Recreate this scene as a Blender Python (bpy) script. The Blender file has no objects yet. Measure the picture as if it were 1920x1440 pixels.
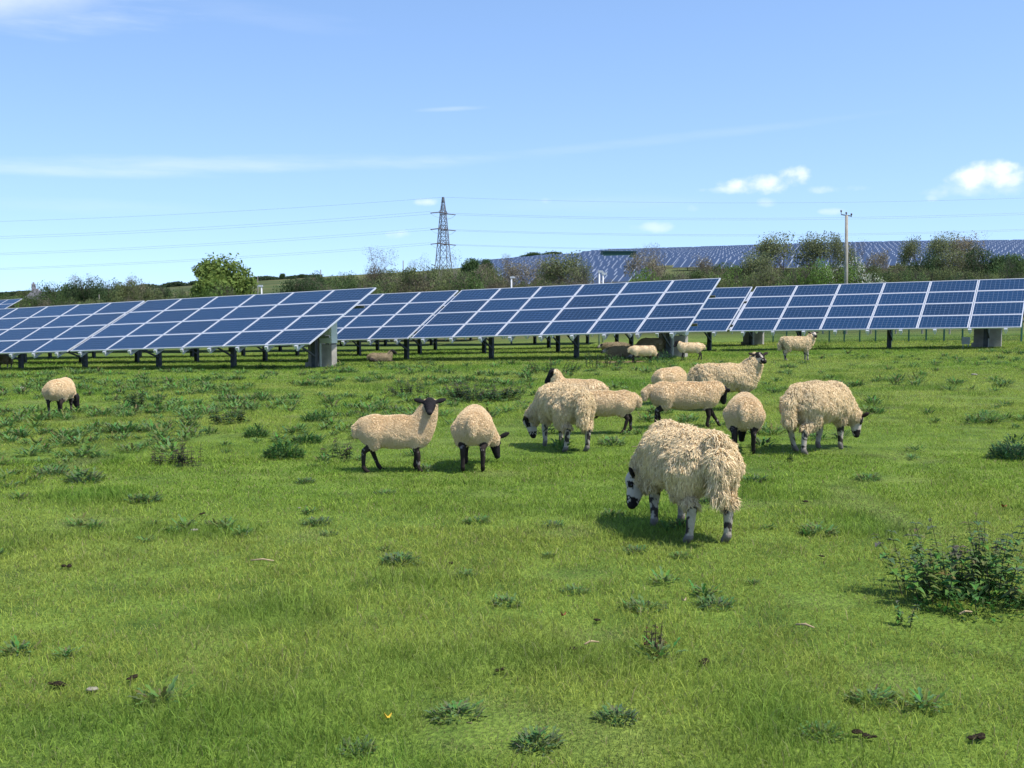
import bpy, math, random
import numpy as np
from mathutils import Vector, Matrix

# ------------------------------------------------------------------ basics
F = 2157.5          # focal length in photo pixels (1920 wide)
HY = 555.0          # horizon row in the photo
CAMH = 1.6
sc = bpy.context.scene
COL = sc.collection
rnd = random.Random(7)

def lerp(a, b, t): return a + (b - a) * t
def sstep(t):
    t = np.clip(t, 0, 1)
    return t * t * (3 - 2 * t)

# value noise ---------------------------------------------------------------
_rs = np.random.RandomState(3)
_tab = _rs.rand(256, 256)
def vnoise(x, y, s=1.0):
    x = np.asarray(x, float) / s + 1000.3; y = np.asarray(y, float) / s + 1000.7
    xi = np.floor(x).astype(int); yi = np.floor(y).astype(int)
    fx = x - xi; fy = y - yi
    fx = fx * fx * (3 - 2 * fx); fy = fy * fy * (3 - 2 * fy)
    a = _tab[xi % 256, yi % 256]; b = _tab[(xi + 1) % 256, yi % 256]
    c = _tab[xi % 256, (yi + 1) % 256]; d = _tab[(xi + 1) % 256, (yi + 1) % 256]
    return (a * (1 - fx) + b * fx) * (1 - fy) + (c * (1 - fx) + d * fx) * fy

RPX = np.array([-900, -600, 0, 280, 480, 600, 800, 900, 1000, 1100, 1200, 1300, 1450, 1640, 1920, 2600, 3400], float)
RPY = np.array([556, 556, 556, 541, 526, 519, 508, 499, 490, 480, 477, 474, 469, 464, 461, 457, 455], float)
def ground(x, y):
    x = np.asarray(x, float); y = np.asarray(y, float)
    yc = np.clip(y, 0, 60)
    near = -0.6 * (yc / 40) ** 1.6 + .024 * np.clip(x, -45, 45) * np.clip(y / 40, 0, 1)
    near = near - 0.008 * np.clip(y - 60, 0, 60)
    near = near + (vnoise(x, y, 3.1) - .5) * .05 * np.clip(y / 8, .25, 1)
    u = x / np.maximum(y, 60)
    py = np.interp(960 + F * u, RPX, RPY)
    ridge = (HY - py) / F * 450 + CAMH
    t = (y - 85) / (450 - 85)
    t = np.where(t < .1, np.clip(t, 0, 1) ** 2 * 5 , t - .05) / .95
    t = np.clip(t, 0, 1)
    far = ridge - np.clip(y - 450, 0, 4000) * .03
    z = near * (1 - t) + far * t
    z = z + (vnoise(x, y, 23.) - .5) * 1.2 * np.clip((y - 90) / 100, 0, 1) * np.clip((445 - y) / 60, 0, 1)
    return z
def gz(x, y): return float(ground(x, y))
def at(px, D, dz=0.0):
    """world point on the ground in the direction of photo column px, D metres ahead"""
    x = (px - 960) / F * D
    return Vector((x, D, gz(x, D) + dz))
def at_foot(px, py):
    """ground point seen at photo pixel"""
    d = 8.0
    for _ in range(60):
        x = (px - 960) / F * d
        z = gz(x, d)
        d = .5 * d + .5 * (CAMH - z) / ((py - HY) / F)
    x = (px - 960) / F * d
    return Vector((x, d, gz(x, d)))

# ------------------------------------------------------------------ mesh helpers
def mesh_np(name, V, faces, cols=None, mats=None, fmat=None, smooth=False):
    """V (n,3); faces: list of int arrays (k, 3|4)"""
    me = bpy.data.meshes.new(name)
    V = np.asarray(V, np.float32)
    me.vertices.add(len(V)); me.vertices.foreach_set('co', V.ravel())
    faces = [np.asarray(f, np.int32) for f in faces if len(f)]
    nl = sum(f.size for f in faces); nf = sum(len(f) for f in faces)
    me.loops.add(nl); me.polygons.add(nf)
    me.loops.foreach_set('vertex_index', np.concatenate([f.ravel() for f in faces]))
    st = []; o = 0
    for f in faces:
        st.append(o + np.arange(len(f)) * f.shape[1]); o += f.size
    me.polygons.foreach_set('loop_start', np.concatenate(st).astype(np.int32))
    if fmat is not None: me.polygons.foreach_set('material_index', np.asarray(fmat, np.int32))
    me.polygons.foreach_set('use_smooth', np.full(nf, smooth))
    me.update(calc_edges=True)
    if cols is not None:
        a = me.color_attributes.new('Col', 'FLOAT_COLOR', 'POINT')
        c = np.ones((len(V), 4), np.float32); c[:, :3] = cols
        a.data.foreach_set('color', c.ravel())
    for m in (mats or []): me.materials.append(m)
    return me

class MB:
    def __init__(s): s.v = []; s.q = []; s.t = []; s.qm = []; s.tm = []; s.c = []
    def n(s): return sum(len(a) for a in s.v)
    def add(s, V, Q=(), T=(), m=0, col=None):
        b = s.n(); V = np.asarray(V, float); s.v.append(V)
        if len(Q): s.q.append(np.asarray(Q, int) + b); s.qm += [m] * len(Q)
        if len(T): s.t.append(np.asarray(T, int) + b); s.tm += [m] * len(T)
        c = np.ones((len(V), 3)) * (col if col is not None else (1, 1, 1)); s.c.append(c)
    def box(s, c, d, m=0, M=None, col=None):
        c = np.array(c, float); d = np.array(d, float) / 2
        P = np.array([[i, j, k] for i in (-1, 1) for j in (-1, 1) for k in (-1, 1)], float) * d + c
        if M is not None: P = P @ np.array(M.to_3x3()).T + np.array(M.translation)
        s.add(P, [(0, 1, 3, 2), (4, 6, 7, 5), (0, 4, 5, 1), (2, 3, 7, 6), (0, 2, 6, 4), (1, 5, 7, 3)], m=m, col=col)
    def tube(s, pts, rad, n=6, m=0, col=None, cap=True):
        pts = [np.array(p, float) for p in pts]
        if not hasattr(rad, '__len__'): rad = [rad] * len(pts)
        V = []; u = None
        for i, p in enumerate(pts):
            t = pts[min(i + 1, len(pts) - 1)] - pts[max(i - 1, 0)]
            t = t / (np.linalg.norm(t) + 1e-9)
            if u is None: u = np.cross(t, (0, 0, 1) if abs(t[2]) < .9 else (1, 0, 0))
            u = u - t * u.dot(t); u /= np.linalg.norm(u) + 1e-9
            w = np.cross(t, u)
            for k in range(n):
                a = 2 * math.pi * k / n
                V.append(p + (u * math.cos(a) + w * math.sin(a)) * rad[i])
        Q = [(i * n + k, i * n + (k + 1) % n, (i + 1) * n + (k + 1) % n, (i + 1) * n + k) for i in range(len(pts) - 1) for k in range(n)]
        T = []
        if cap:
            V.append(pts[0]); V.append(pts[-1]); a = len(V) - 2; e = (len(pts) - 1) * n
            T = [(a, (k + 1) % n, k) for k in range(n)] + [(a + 1, e + k, e + (k + 1) % n) for k in range(n)]
        s.add(V, Q, T, m, col)
    def beam(s, a, b, w, h=None, m=0, col=None):
        a = Vector(a); b = Vector(b); d = b - a
        R = d.to_track_quat('Y', 'Z').to_matrix().to_4x4(); R.translation = (a + b) / 2
        s.box((0, 0, 0), (w, d.length, h or w), m, R, col)
    def mesh(s, name, mats, smooth=False, colors=False):
        return mesh_np(name, np.concatenate(s.v), [np.concatenate(x) for x in (s.q, s.t) if x],
                       np.concatenate(s.c) if colors else None, mats, s.qm + s.tm, smooth)

def link(name, me, parent=None, loc=None, M=None):
    o = bpy.data.objects.new(name, me); COL.objects.link(o)
    if parent is not None: o.parent = parent
    if M is not None: o.matrix_local = M
    elif loc is not None: o.location = loc
    return o
def empty(name, loc=(0, 0, 0), rz=0.0, s=None):
    o = bpy.data.objects.new(name, None); COL.objects.link(o)
    o.location = loc; o.rotation_euler = (0, 0, rz)
    o.empty_display_size = .1
    if s is not None: o.scale = s if hasattr(s, '__len__') else (s, s, s)
    return o
def tag(o, label, cat, group=None, kind=None):
    if label: o['label'] = label
    if cat: o['category'] = cat
    if group: o['group'] = group
    if kind: o['kind'] = kind
    return o
def copy_tree(o, kids, parent=None):
    c = o.copy(); COL.objects.link(c)
    if parent is not None: c.parent = parent
    for ch in kids.get(o.name, []): copy_tree(ch, kids, c)
    return c
def kids_map():
    d = {}
    for o in bpy.data.objects:
        if o.parent: d.setdefault(o.parent.name, []).append(o)
    return d

# ------------------------------------------------------------------ materials
def nt(name):
    m = bpy.data.materials.new(name); m.use_nodes = True
    t = m.node_tree; p = t.nodes['Principled BSDF']
    return m, t, p
def N(t, kind, **kw):
    n = t.nodes.new(kind)
    for k, v in kw.items():
        if k in n.inputs: n.inputs[k].default_value = v
        else: setattr(n, k, v)
    return n
def simple(name, col, rough=.6, metal=0, noise=0.0, nscale=8, spec=.5, bump=0):
    m, t, p = nt(name)
    p.inputs['Base Color'].default_value = (*col, 1); p.inputs['Roughness'].default_value = rough
    p.inputs['Metallic'].default_value = metal; p.inputs['Specular IOR Level'].default_value = spec
    if noise:
        tc = N(t, 'ShaderNodeTexCoord'); nz = N(t, 'ShaderNodeTexNoise', Scale=nscale, Detail=6.0)
        t.links.new(tc.outputs['Object'], nz.inputs['Vector'])
        rp = N(t, 'ShaderNodeMapRange'); rp.inputs[1].default_value = .3; rp.inputs[2].default_value = .7
        rp.inputs[3].default_value = 1 - noise; rp.inputs[4].default_value = 1 + noise
        t.links.new(nz.outputs['Fac'], rp.inputs[0])
        mx = N(t, 'ShaderNodeVectorMath', operation='SCALE'); mx.inputs[0].default_value = col
        t.links.new(rp.outputs[0], mx.inputs['Scale']); t.links.new(mx.outputs[0], p.inputs['Base Color'])
        if bump:
            b = N(t, 'ShaderNodeBump', Strength=bump, Distance=.02); t.links.new(nz.outputs['Fac'], b.inputs['Height'])
            t.links.new(b.outputs[0], p.inputs['Normal'])
    return m
def vcol(name, rough=.8, transl=0.0, tint=(1, 1, 1), spec=.3, bump=0, bscale=60, mottled=0, rand=0.0):
    """colour from the mesh attribute, optional leaf translucency"""
    m, t, p = nt(name)
    a = N(t, 'ShaderNodeAttribute', attribute_name='Col')
    src = a.outputs['Color']
    mu = N(t, 'ShaderNodeVectorMath', operation='MULTIPLY'); mu.inputs[1].default_value = tint
    t.links.new(src, mu.inputs[0]); src = mu.outputs[0]
    if rand:
        oi = N(t, 'ShaderNodeObjectInfo'); mr = N(t, 'ShaderNodeMapRange')
        mr.inputs[3].default_value = 1 - rand; mr.inputs[4].default_value = 1 + rand
        t.links.new(oi.outputs['Random'], mr.inputs[0])
        sc_ = N(t, 'ShaderNodeVectorMath', operation='SCALE')
        t.links.new(src, sc_.inputs[0]); t.links.new(mr.outputs[0], sc_.inputs['Scale']); src = sc_.outputs[0]
    t.links.new(src, p.inputs['Base Color'])
    p.inputs['Roughness'].default_value = rough; p.inputs['Specular IOR Level'].default_value = spec
    if bump:
        tc = N(t, 'ShaderNodeTexCoord'); nz = N(t, 'ShaderNodeTexNoise', Scale=bscale, Detail=4.0)
        t.links.new(tc.outputs['Object'], nz.inputs['Vector'])
        b = N(t, 'ShaderNodeBump', Strength=bump, Distance=.01); t.links.new(nz.outputs['Fac'], b.inputs['Height'])
        t.links.new(b.outputs[0], p.inputs['Normal'])
    if transl:
        tr = N(t, 'ShaderNodeBsdfTranslucent'); t.links.new(src, tr.inputs['Color'])
        mx = N(t, 'ShaderNodeMixShader'); mx.inputs[0].default_value = transl
        t.links.new(p.outputs[0], mx.inputs[1]); t.links.new(tr.outputs[0], mx.inputs[2])
        t.links.new(mx.outputs[0], t.nodes['Material Output'].inputs['Surface'])
    return m

M_grass = vcol('grass_blades', .7, .45, spec=.15)
M_weed = vcol('weed_leaves', .75, .3, spec=.15)
M_leaf = vcol('tree_leaves', .7, .4, rand=.15, spec=.15)
M_bark = vcol('bark', .9, rand=.15)
M_wool = vcol('wool', .95, .12, spec=.05)
M_skin = vcol('sheep_skin', .9, spec=.12, bump=.5, bscale=90)
M_eye = simple('sheep_eye', (.012, .008, .005), .12)
M_frame = simple('aluminium_frame', (.62, .63, .65), .38, .35)
M_steel = simple('galvanised_steel', (.17, .18, .19), .5, .6, .25, 5)
M_post = simple('dark_steel_post', (.075, .08, .085), .6, .3, .3, 6)
M_cream = simple('cream_cabinet', (.62, .64, .58), .45, 0, .05, 3)
M_conc = simple('concrete', (.34, .31, .27), .9, 0, .22, 5, bump=.3)
M_lattice = simple('pylon_steel', (.16, .17, .185), .6, .4)
M_insul = simple('insulator', (.10, .075, .07), .35)
M_wire = simple('conductor', (.13, .14, .16), .5, .3)
M_wood = simple('weathered_wood', (.30, .27, .22), .9, 0, .2, 4)
M_white = simple('white_paint', (.5, .51, .51), .5)
M_green = simple('green_coating', (.02, .09, .055), .5)
M_shed = simple('green_sheet', (.015, .07, .05), .6, 0, .1, 2)
M_tile = simple('slate_roof', (.22, .21, .22), .8, 0, .15, 3)
M_render = simple('pale_render', (.5, .48, .44), .85, 0, .1, 2)
M_dung = simple('dung', (.030, .022, .013), .95, 0, .5, 90, spec=.1, bump=.9)
M_stone = simple('pale_stone', (.27, .24, .19), .85, 0, .25, 40, bump=.4)
M_stick = simple('dry_stick', (.36, .27, .15), .8, 0, .3, 30)
M_yel = simple('yellow_leaf', (.65, .42, .03), .6)
M_red = simple('rust_leaf', (.22, .06, .02), .7)
M_earth = simple('bare_soil', (.16, .075, .04), .95, 0, .3, 6)

def mat_ground():
    m, t, p = nt('pasture')
    geo = N(t, 'ShaderNodeNewGeometry')
    def noise(sc_, det=5.0):
        n = N(t, 'ShaderNodeTexNoise', Scale=sc_, Detail=det); t.links.new(geo.outputs['Position'], n.inputs['Vector']); return n
    def ramp(src, stops):
        r = N(t, 'ShaderNodeValToRGB'); e = r.color_ramp.elements
        while len(e) < len(stops): e.new(.5)
        for k, (pos, c) in enumerate(stops): e[k].position = pos; e[k].color = (*c, 1)
        t.links.new(src, r.inputs[0]); return r
    def mix(a, b, f, mode='MIX'):
        x = N(t, 'ShaderNodeMix', data_type='RGBA', blend_type=mode)
        for s_, v in ((6, a), (7, b), (0, f)):
            if hasattr(v, 'is_linked') or hasattr(v, 'links'): t.links.new(v, x.inputs[s_])
            else: x.inputs[s_].default_value = v
        return x.outputs[2]
    n1 = noise(.35); n2 = noise(2.6, 8.0); n3 = noise(45, 4.0)
    c1 = ramp(n1.outputs['Fac'], [(.3, (.095, .160, .026)), (.5, (.135, .200, .036)), (.72, (.180, .225, .052))]).outputs[0]
    c2 = ramp(n2.outputs['Fac'], [(.3, (.55, .62, .6)), (.5, (.95, .98, .9)), (.75, (1.25, 1.2, 1.1))]).outputs[0]
    c3 = ramp(n3.outputs['Fac'], [(.3, (.55, .6, .5)), (.5, (.95, .95, .95)), (.7, (1.35, 1.3, 1.2))]).outputs[0]
    base = mix(c1, c2, 1.0, 'MULTIPLY'); base = mix(base, c3, 1.0, 'MULTIPLY')
    # rough scrubby hill land further off
    sep = N(t, 'ShaderNodeSeparateXYZ'); t.links.new(geo.outputs['Position'], sep.inputs[0])
    mr = N(t, 'ShaderNodeMapRange'); mr.inputs[1].default_value = 62; mr.inputs[2].default_value = 80
    t.links.new(sep.outputs[1], mr.inputs[0])
    n4 = noise(.045, 9.0); n5 = noise(.012, 3.0)
    hill = ramp(n4.outputs['Fac'], [(.32, (.050, .070, .028)), (.48, (.085, .095, .042)), (.62, (.13, .115, .065)), (.8, (.105, .125, .05))]).outputs[0]
    fld = ramp(n5.outputs['Fac'], [(.4, (.8, .9, .7)), (.6, (1.2, 1.25, 1.0))]).outputs[0]
    hill = mix(hill, fld, 1.0, 'MULTIPLY')
    fin = mix(base, hill, mr.outputs[0])
    t.links.new(fin, p.inputs['Base Color']); p.inputs['Roughness'].default_value = .95
    p.inputs['Specular IOR Level'].default_value = .1
    b = N(t, 'ShaderNodeBump', Strength=.9, Distance=.03); t.links.new(n3.outputs['Fac'], b.inputs['Height'])
    t.links.new(b.outputs[0], p.inputs['Normal'])
    return m

def mat_cells():
    """polycrystalline module: 10 x 6 cells with thin busbar lines, laid out in the module's own metres"""
    m, t, p = nt('solar_cells')
    tc = N(t, 'ShaderNodeTexCoord'); sep = N(t, 'ShaderNodeSeparateXYZ'); t.links.new(tc.outputs['Object'], sep.inputs[0])
    def mth(op, a, b=None, c=None):
        n = N(t, 'ShaderNodeMath', operation=op)
        for i, v in enumerate((a, b, c)):
            if v is None: continue
            if hasattr(v, 'links'): t.links.new(v, n.inputs[i])
            else: n.inputs[i].default_value = v
        return n.outputs[0]
    def line(s, pitch, off, w):
        f = mth('FRACT', mth('DIVIDE', mth('ADD', s, off), pitch))
        d = mth('ABSOLUTE', mth('SUBTRACT', f, .5))
        return mth('GREATER_THAN', d, .5 - w / pitch / 2)
    lx = line(sep.outputs[0], .157, .04 + 1.57, .012); ly = line(sep.outputs[1], .157, .026 + 1.57, .012)
    bus = line(sep.outputs[1], .0785, .0262 + .039, .0035)
    grid = mth('MAXIMUM', lx, ly)
    wn = N(t, 'ShaderNodeTexVoronoi', Scale=26.0); t.links.new(tc.outputs['Object'], wn.inputs['Vector'])
    cr = N(t, 'ShaderNodeValToRGB'); e = cr.color_ramp.elements
    e[0].color = (.002, .017, .046, 1); e[1].color = (.003, .029, .078, 1)
    t.links.new(wn.outputs['Color'], cr.inputs[0])
    oi = N(t, 'ShaderNodeObjectInfo')
    mr = N(t, 'ShaderNodeMapRange'); mr.inputs[3].default_value = .8; mr.inputs[4].default_value = 1.2
    t.links.new(oi.outputs['Random'], mr.inputs[0])
    sv = N(t, 'ShaderNodeVectorMath', operation='SCALE'); t.links.new(cr.outputs[0], sv.inputs[0]); t.links.new(mr.outputs[0], sv.inputs['Scale'])
    mx = N(t, 'ShaderNodeMix', data_type='RGBA'); t.links.new(sv.outputs[0], mx.inputs[6]); mx.inputs[7].default_value = (.10, .135, .20, 1)
    t.links.new(mth('MAXIMUM', mth('MULTIPLY', grid, .75), mth('MULTIPLY', bus, .3)), mx.inputs[0])
    t.links.new(mx.outputs[2], p.inputs['Base Color'])
    p.inputs['Roughness'].default_value = .16; p.inputs['IOR'].default_value = 1.45
    p.inputs['Specular IOR Level'].default_value = .42
    return m
M_cells = mat_cells()
M_farcell = simple('far_solar_glass', (.036, .060, .115), .4)  # paler, bluer than the near cells: distance haze mixed into the colour
M_farframe = simple('far_module_frame', (.27, .31, .38), .6)

# ------------------------------------------------------------------ ground
def axis(parts):
    out = []
    for a, b, n in parts: out += list(np.linspace(a, b, n, endpoint=False))
    return np.array(out + [parts[-1][1]])
def build_ground():
    xs = axis([(-3000, -900, 10), (-900, -300, 30), (-300, -60, 40), (-60, -30, 15), (-30, 30, 120), (30, 60, 15), (60, 300, 40), (300, 900, 30), (900, 3000, 10)])
    ys = axis([(-60, -4, 14), (-4, 50, 120), (50, 120, 50), (120, 520, 110), (520, 1200, 20), (1200, 6000, 14)])
    X, Y = np.meshgrid(xs, ys)
    V = np.stack([X, Y, ground(X, Y)], -1).reshape(-1, 3)
    nx = len(xs); i = np.arange(len(ys) - 1)[:, None] * nx + np.arange(nx - 1)[None]
    Q = np.stack([i, i + 1, i + nx + 1, i + nx], -1).reshape(-1, 4)
    o = link('ground', mesh_np('ground', V, [Q], None, [mat_ground()], None, True))
    tag(o, 'green pasture sloping down to the solar farm and rising to the far hill', None, None, 'structure')
build_ground()

# ------------------------------------------------------------------ grass
def green_mix(n, r, a, b):
    t = r.rand(n, 1)
    return np.array(a) * (1 - t) + np.array(b) * t
def build_grass():
    r = np.random.RandomState(11)
    Vs = []; Ts = []; Qs = []; Cs = []; base = 0
    bands = [(3.0, 5.5, 8200, 2), (5.5, 8, 6000, 2), (8, 12, 3300, 2), (12, 18, 1900, 1), (18, 28, 900, 1), (28, 44, 420, 1), (44, 62, 150, 1)]
    for y0, y1, dens, seg in bands:
        hw = .47 * y1 + 2.7
        n = int((y1 - y0) * 2 * hw * dens)
        x = (r.rand(n) * 2 - 1) * hw; y = y0 + r.rand(n) * (y1 - y0)
        k = np.abs(x) < .47 * y + 2.7; x = x[k]; y = y[k]
        cl = vnoise(x, y, .22) * .6 + vnoise(x, y, .9) * .4
        k = r.rand(len(x)) < .35 + 1.0 * cl; x = x[k]; y = y[k]; cl = cl[k]; n = len(x)
        patch = vnoise(x + 50, y, 1.7) * .6 + vnoise(x, y + 9, .5) * .4
        h = (.018 + .030 * r.rand(n) ** 1.5) * (.55 + 1.0 * patch) * (1 + .3 * (cl - .5))
        tall = r.rand(n) < .012; h = np.where(tall, h * 2.0, h)
        lush = np.clip((vnoise(x + 13, y + 77, .75) * .6 + vnoise(x + 5, y + 3, 2.6) * .4 - .58) * 5, 0, 1); h = h * (1 + .9 * lush)
        bare = np.clip((vnoise(x + 90, y + 17, .6) - .74) * 6, 0, 1); h = h * (1 - .55 * bare)
        w = np.maximum(.0032, .00062 * y) * (.6 + .8 * r.rand(n))
        h = h * np.clip(1 + (y - 12) * .012, 1, 1.6)
        az = r.rand(n) * 6.283; lean = (.25 + 1.1 * r.rand(n))
        dx = np.cos(az) * lean * h; dy = np.sin(az) * lean * h
        fa = r.rand(n) * 6.283; wx = np.cos(fa) * w / 2; wy = np.sin(fa) * w / 2
        z = ground(x, y) - .004
        # colour: fresh greens, yellower on poor patches, some straw
        big = vnoise(x, y + 40, 4.5)
        t = np.clip(.15 + .8 * patch * .5 + .5 * r.rand(n) - .1, 0, 1)[:, None]
        c = np.array([.125, .245, .028]) * (1 - t) + np.array([.35, .43, .070]) * t
        yel = np.clip((big - .42) * 2.0, 0, .55)[:, None]
        c = c * (1 - yel) + np.array([.37, .40, .085]) * yel
        dry = r.rand(n) < .05 + .05 * big
        c = np.where(dry[:, None], np.array([.34, .30, .14]) * (.6 + .5 * r.rand(n, 1)), c)
        c = c * (1 - .5 * lush[:, None]) + np.array([.075, .205, .024]) * .5 * lush[:, None]
        c = c * (1 - .6 * bare[:, None]) + np.array([.27, .26, .12]) * .6 * bare[:, None]
        mot = vnoise(x + 3, y + 60, .13) * .5 + vnoise(x + 8, y, .35) * .5
        c = c * (.62 + .70 * r.rand(n, 1)) * (.80 + .4 * mot[:, None])
        if seg == 2:
            P = np.stack([np.stack([x - wx, y - wy, z], -1), np.stack([x + wx, y + wy, z], -1),
                          np.stack([x - wx * .8 + dx * .4, y - wy * .8 + dy * .4, z + h * .6], -1),
                          np.stack([x + wx * .8 + dx * .4, y + wy * .8 + dy * .4, z + h * .6], -1),
                          np.stack([x + dx, y + dy, z + h * (1.0 - .25 * lean)], -1)], 1)
            i = base + np.arange(n) * 5
            Qs.append(np.stack([i, i + 1, i + 3, i + 2], -1)); Ts.append(np.stack([i + 2, i + 3, i + 4], -1)); kk = 5
        else:
            P = np.stack([np.stack([x - wx, y - wy, z], -1), np.stack([x + wx, y + wy, z], -1),
                          np.stack([x + dx, y + dy, z + h * (1.0 - .2 * lean)], -1)], 1)
            i = base + np.arange(n) * 3
            Ts.append(np.stack([i, i + 1, i + 2], -1)); kk = 3
        Vs.append(P.reshape(-1, 3)); Cs.append(np.repeat(c, kk, 0)); base += n * kk
    me = mesh_np('grass', np.concatenate(Vs), [np.concatenate(Qs), np.concatenate(Ts)], np.concatenate(Cs), [M_grass])
    tag(link('grass', me), 'short bright green pasture grass with straw coloured blades', 'grass', None, 'stuff')
build_grass()

# ------------------------------------------------------------------ weeds
def weed_leaf(V, T, C, base, dir2, L, rise, wid, col, r, droop=.5, seg=5, jag=.5):
    """one lobed, jagged leaf"""
    dx, dy = dir2; b = len(V); px, py = -dy, dx
    for k in range(seg + 1):
        s = k / seg
        z = base[2] + L * (rise * s - droop * s * s)
        wv = wid * math.sin(math.pi * min(.97, .12 + s * .88)) * (1 + (jag if k % 2 else -jag * .6))
        if k == seg: wv = 0.001
        cx = base[0] + dx * L * s; cy = base[1] + dy * L * s
        V += [(cx - px * wv, cy - py * wv, z + wv * .35), (cx, cy, z), (cx + px * wv, cy + py * wv, z + wv * .35)]
        cc = tuple(ch * (.85 + .3 * r.random()) for ch in col); C += [cc, tuple(ch * .85 for ch in cc), cc]
        if k:
            a = b + (k - 1) * 3
            T += [(a, a + 1, a + 4), (a, a + 4, a + 3), (a + 1, a + 2, a + 5), (a + 1, a + 5, a + 4)]
def thistle_mesh(seed, R=.16, H=.12, n=34, col=(.045, .098, .034)):
    r = random.Random(seed); V = []; T = []; C = []
    for i in range(n):
        a = r.random() * 6.283; rr = R * .82 * math.sqrt(r.random()); L = min(.10, R) * (.26 + .40 * r.random())
        c = tuple(ch * (.75 + .6 * r.random()) for ch in col)
        zb = r.random() * H * .7 * (1 - rr / R)
        a2 = a + r.uniform(-.9, .9)
        weed_leaf(V, T, C, (rr * math.cos(a), rr * math.sin(a) * .9, zb), (math.cos(a2), math.sin(a2)), L, .3 + 1.3 * r.random(), L * .10 + .002, c, r, jag=.7)
    return mesh_np('thistle_leaves', V, [T], C, [M_weed])
def stalk_mesh(seed, R, H, n, col_top, col_leaf, bushy=1.0, leafn=9, sr=.004):
    """tall upright stems with whorled leaves"""
    r = random.Random(seed); stems = MB(); V = []; T = []; C = []
    for i in range(n):
        a = r.random() * 6.283; q = R * math.sqrt(r.random()); x = q * math.cos(a); y = q * math.sin(a) * .8
        h = H * (.45 + .55 * r.random()) * (1.05 - .35 * q / R); lx = r.gauss(0, .16) * h + .3 * x; ly = r.gauss(0, .16) * h + .3 * y
        stems.tube([(x, y, -.02), (x + lx * .4, y + ly * .4, h * .5), (x + lx, y + ly, h)], [sr, sr * .8, sr * .4], 4, col=(.085, .068, .048), cap=False)
        for k in range(leafn):
            s = .2 + .8 * (k + r.random()) / leafn; aa = r.random() * 6.283
            c = col_top if s > .8 else col_leaf; c = tuple(ch * (.7 + .6 * r.random()) for ch in c)
            L = (.028 + .032 * r.random()) * bushy * (1.2 - .75 * max(0, s - .3))
            for dd in (0, math.pi):
                weed_leaf(V, T, C, (x + lx * s, y + ly * s, h * s), (math.cos(aa + dd), math.sin(aa + dd)), L, .3, L * .30, c, r, .5, 3, .3)
    return stems.mesh('stems', [M_weed], colors=True), (mesh_np('leaves', V, [T], C, [M_weed]) if V else None)

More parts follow.
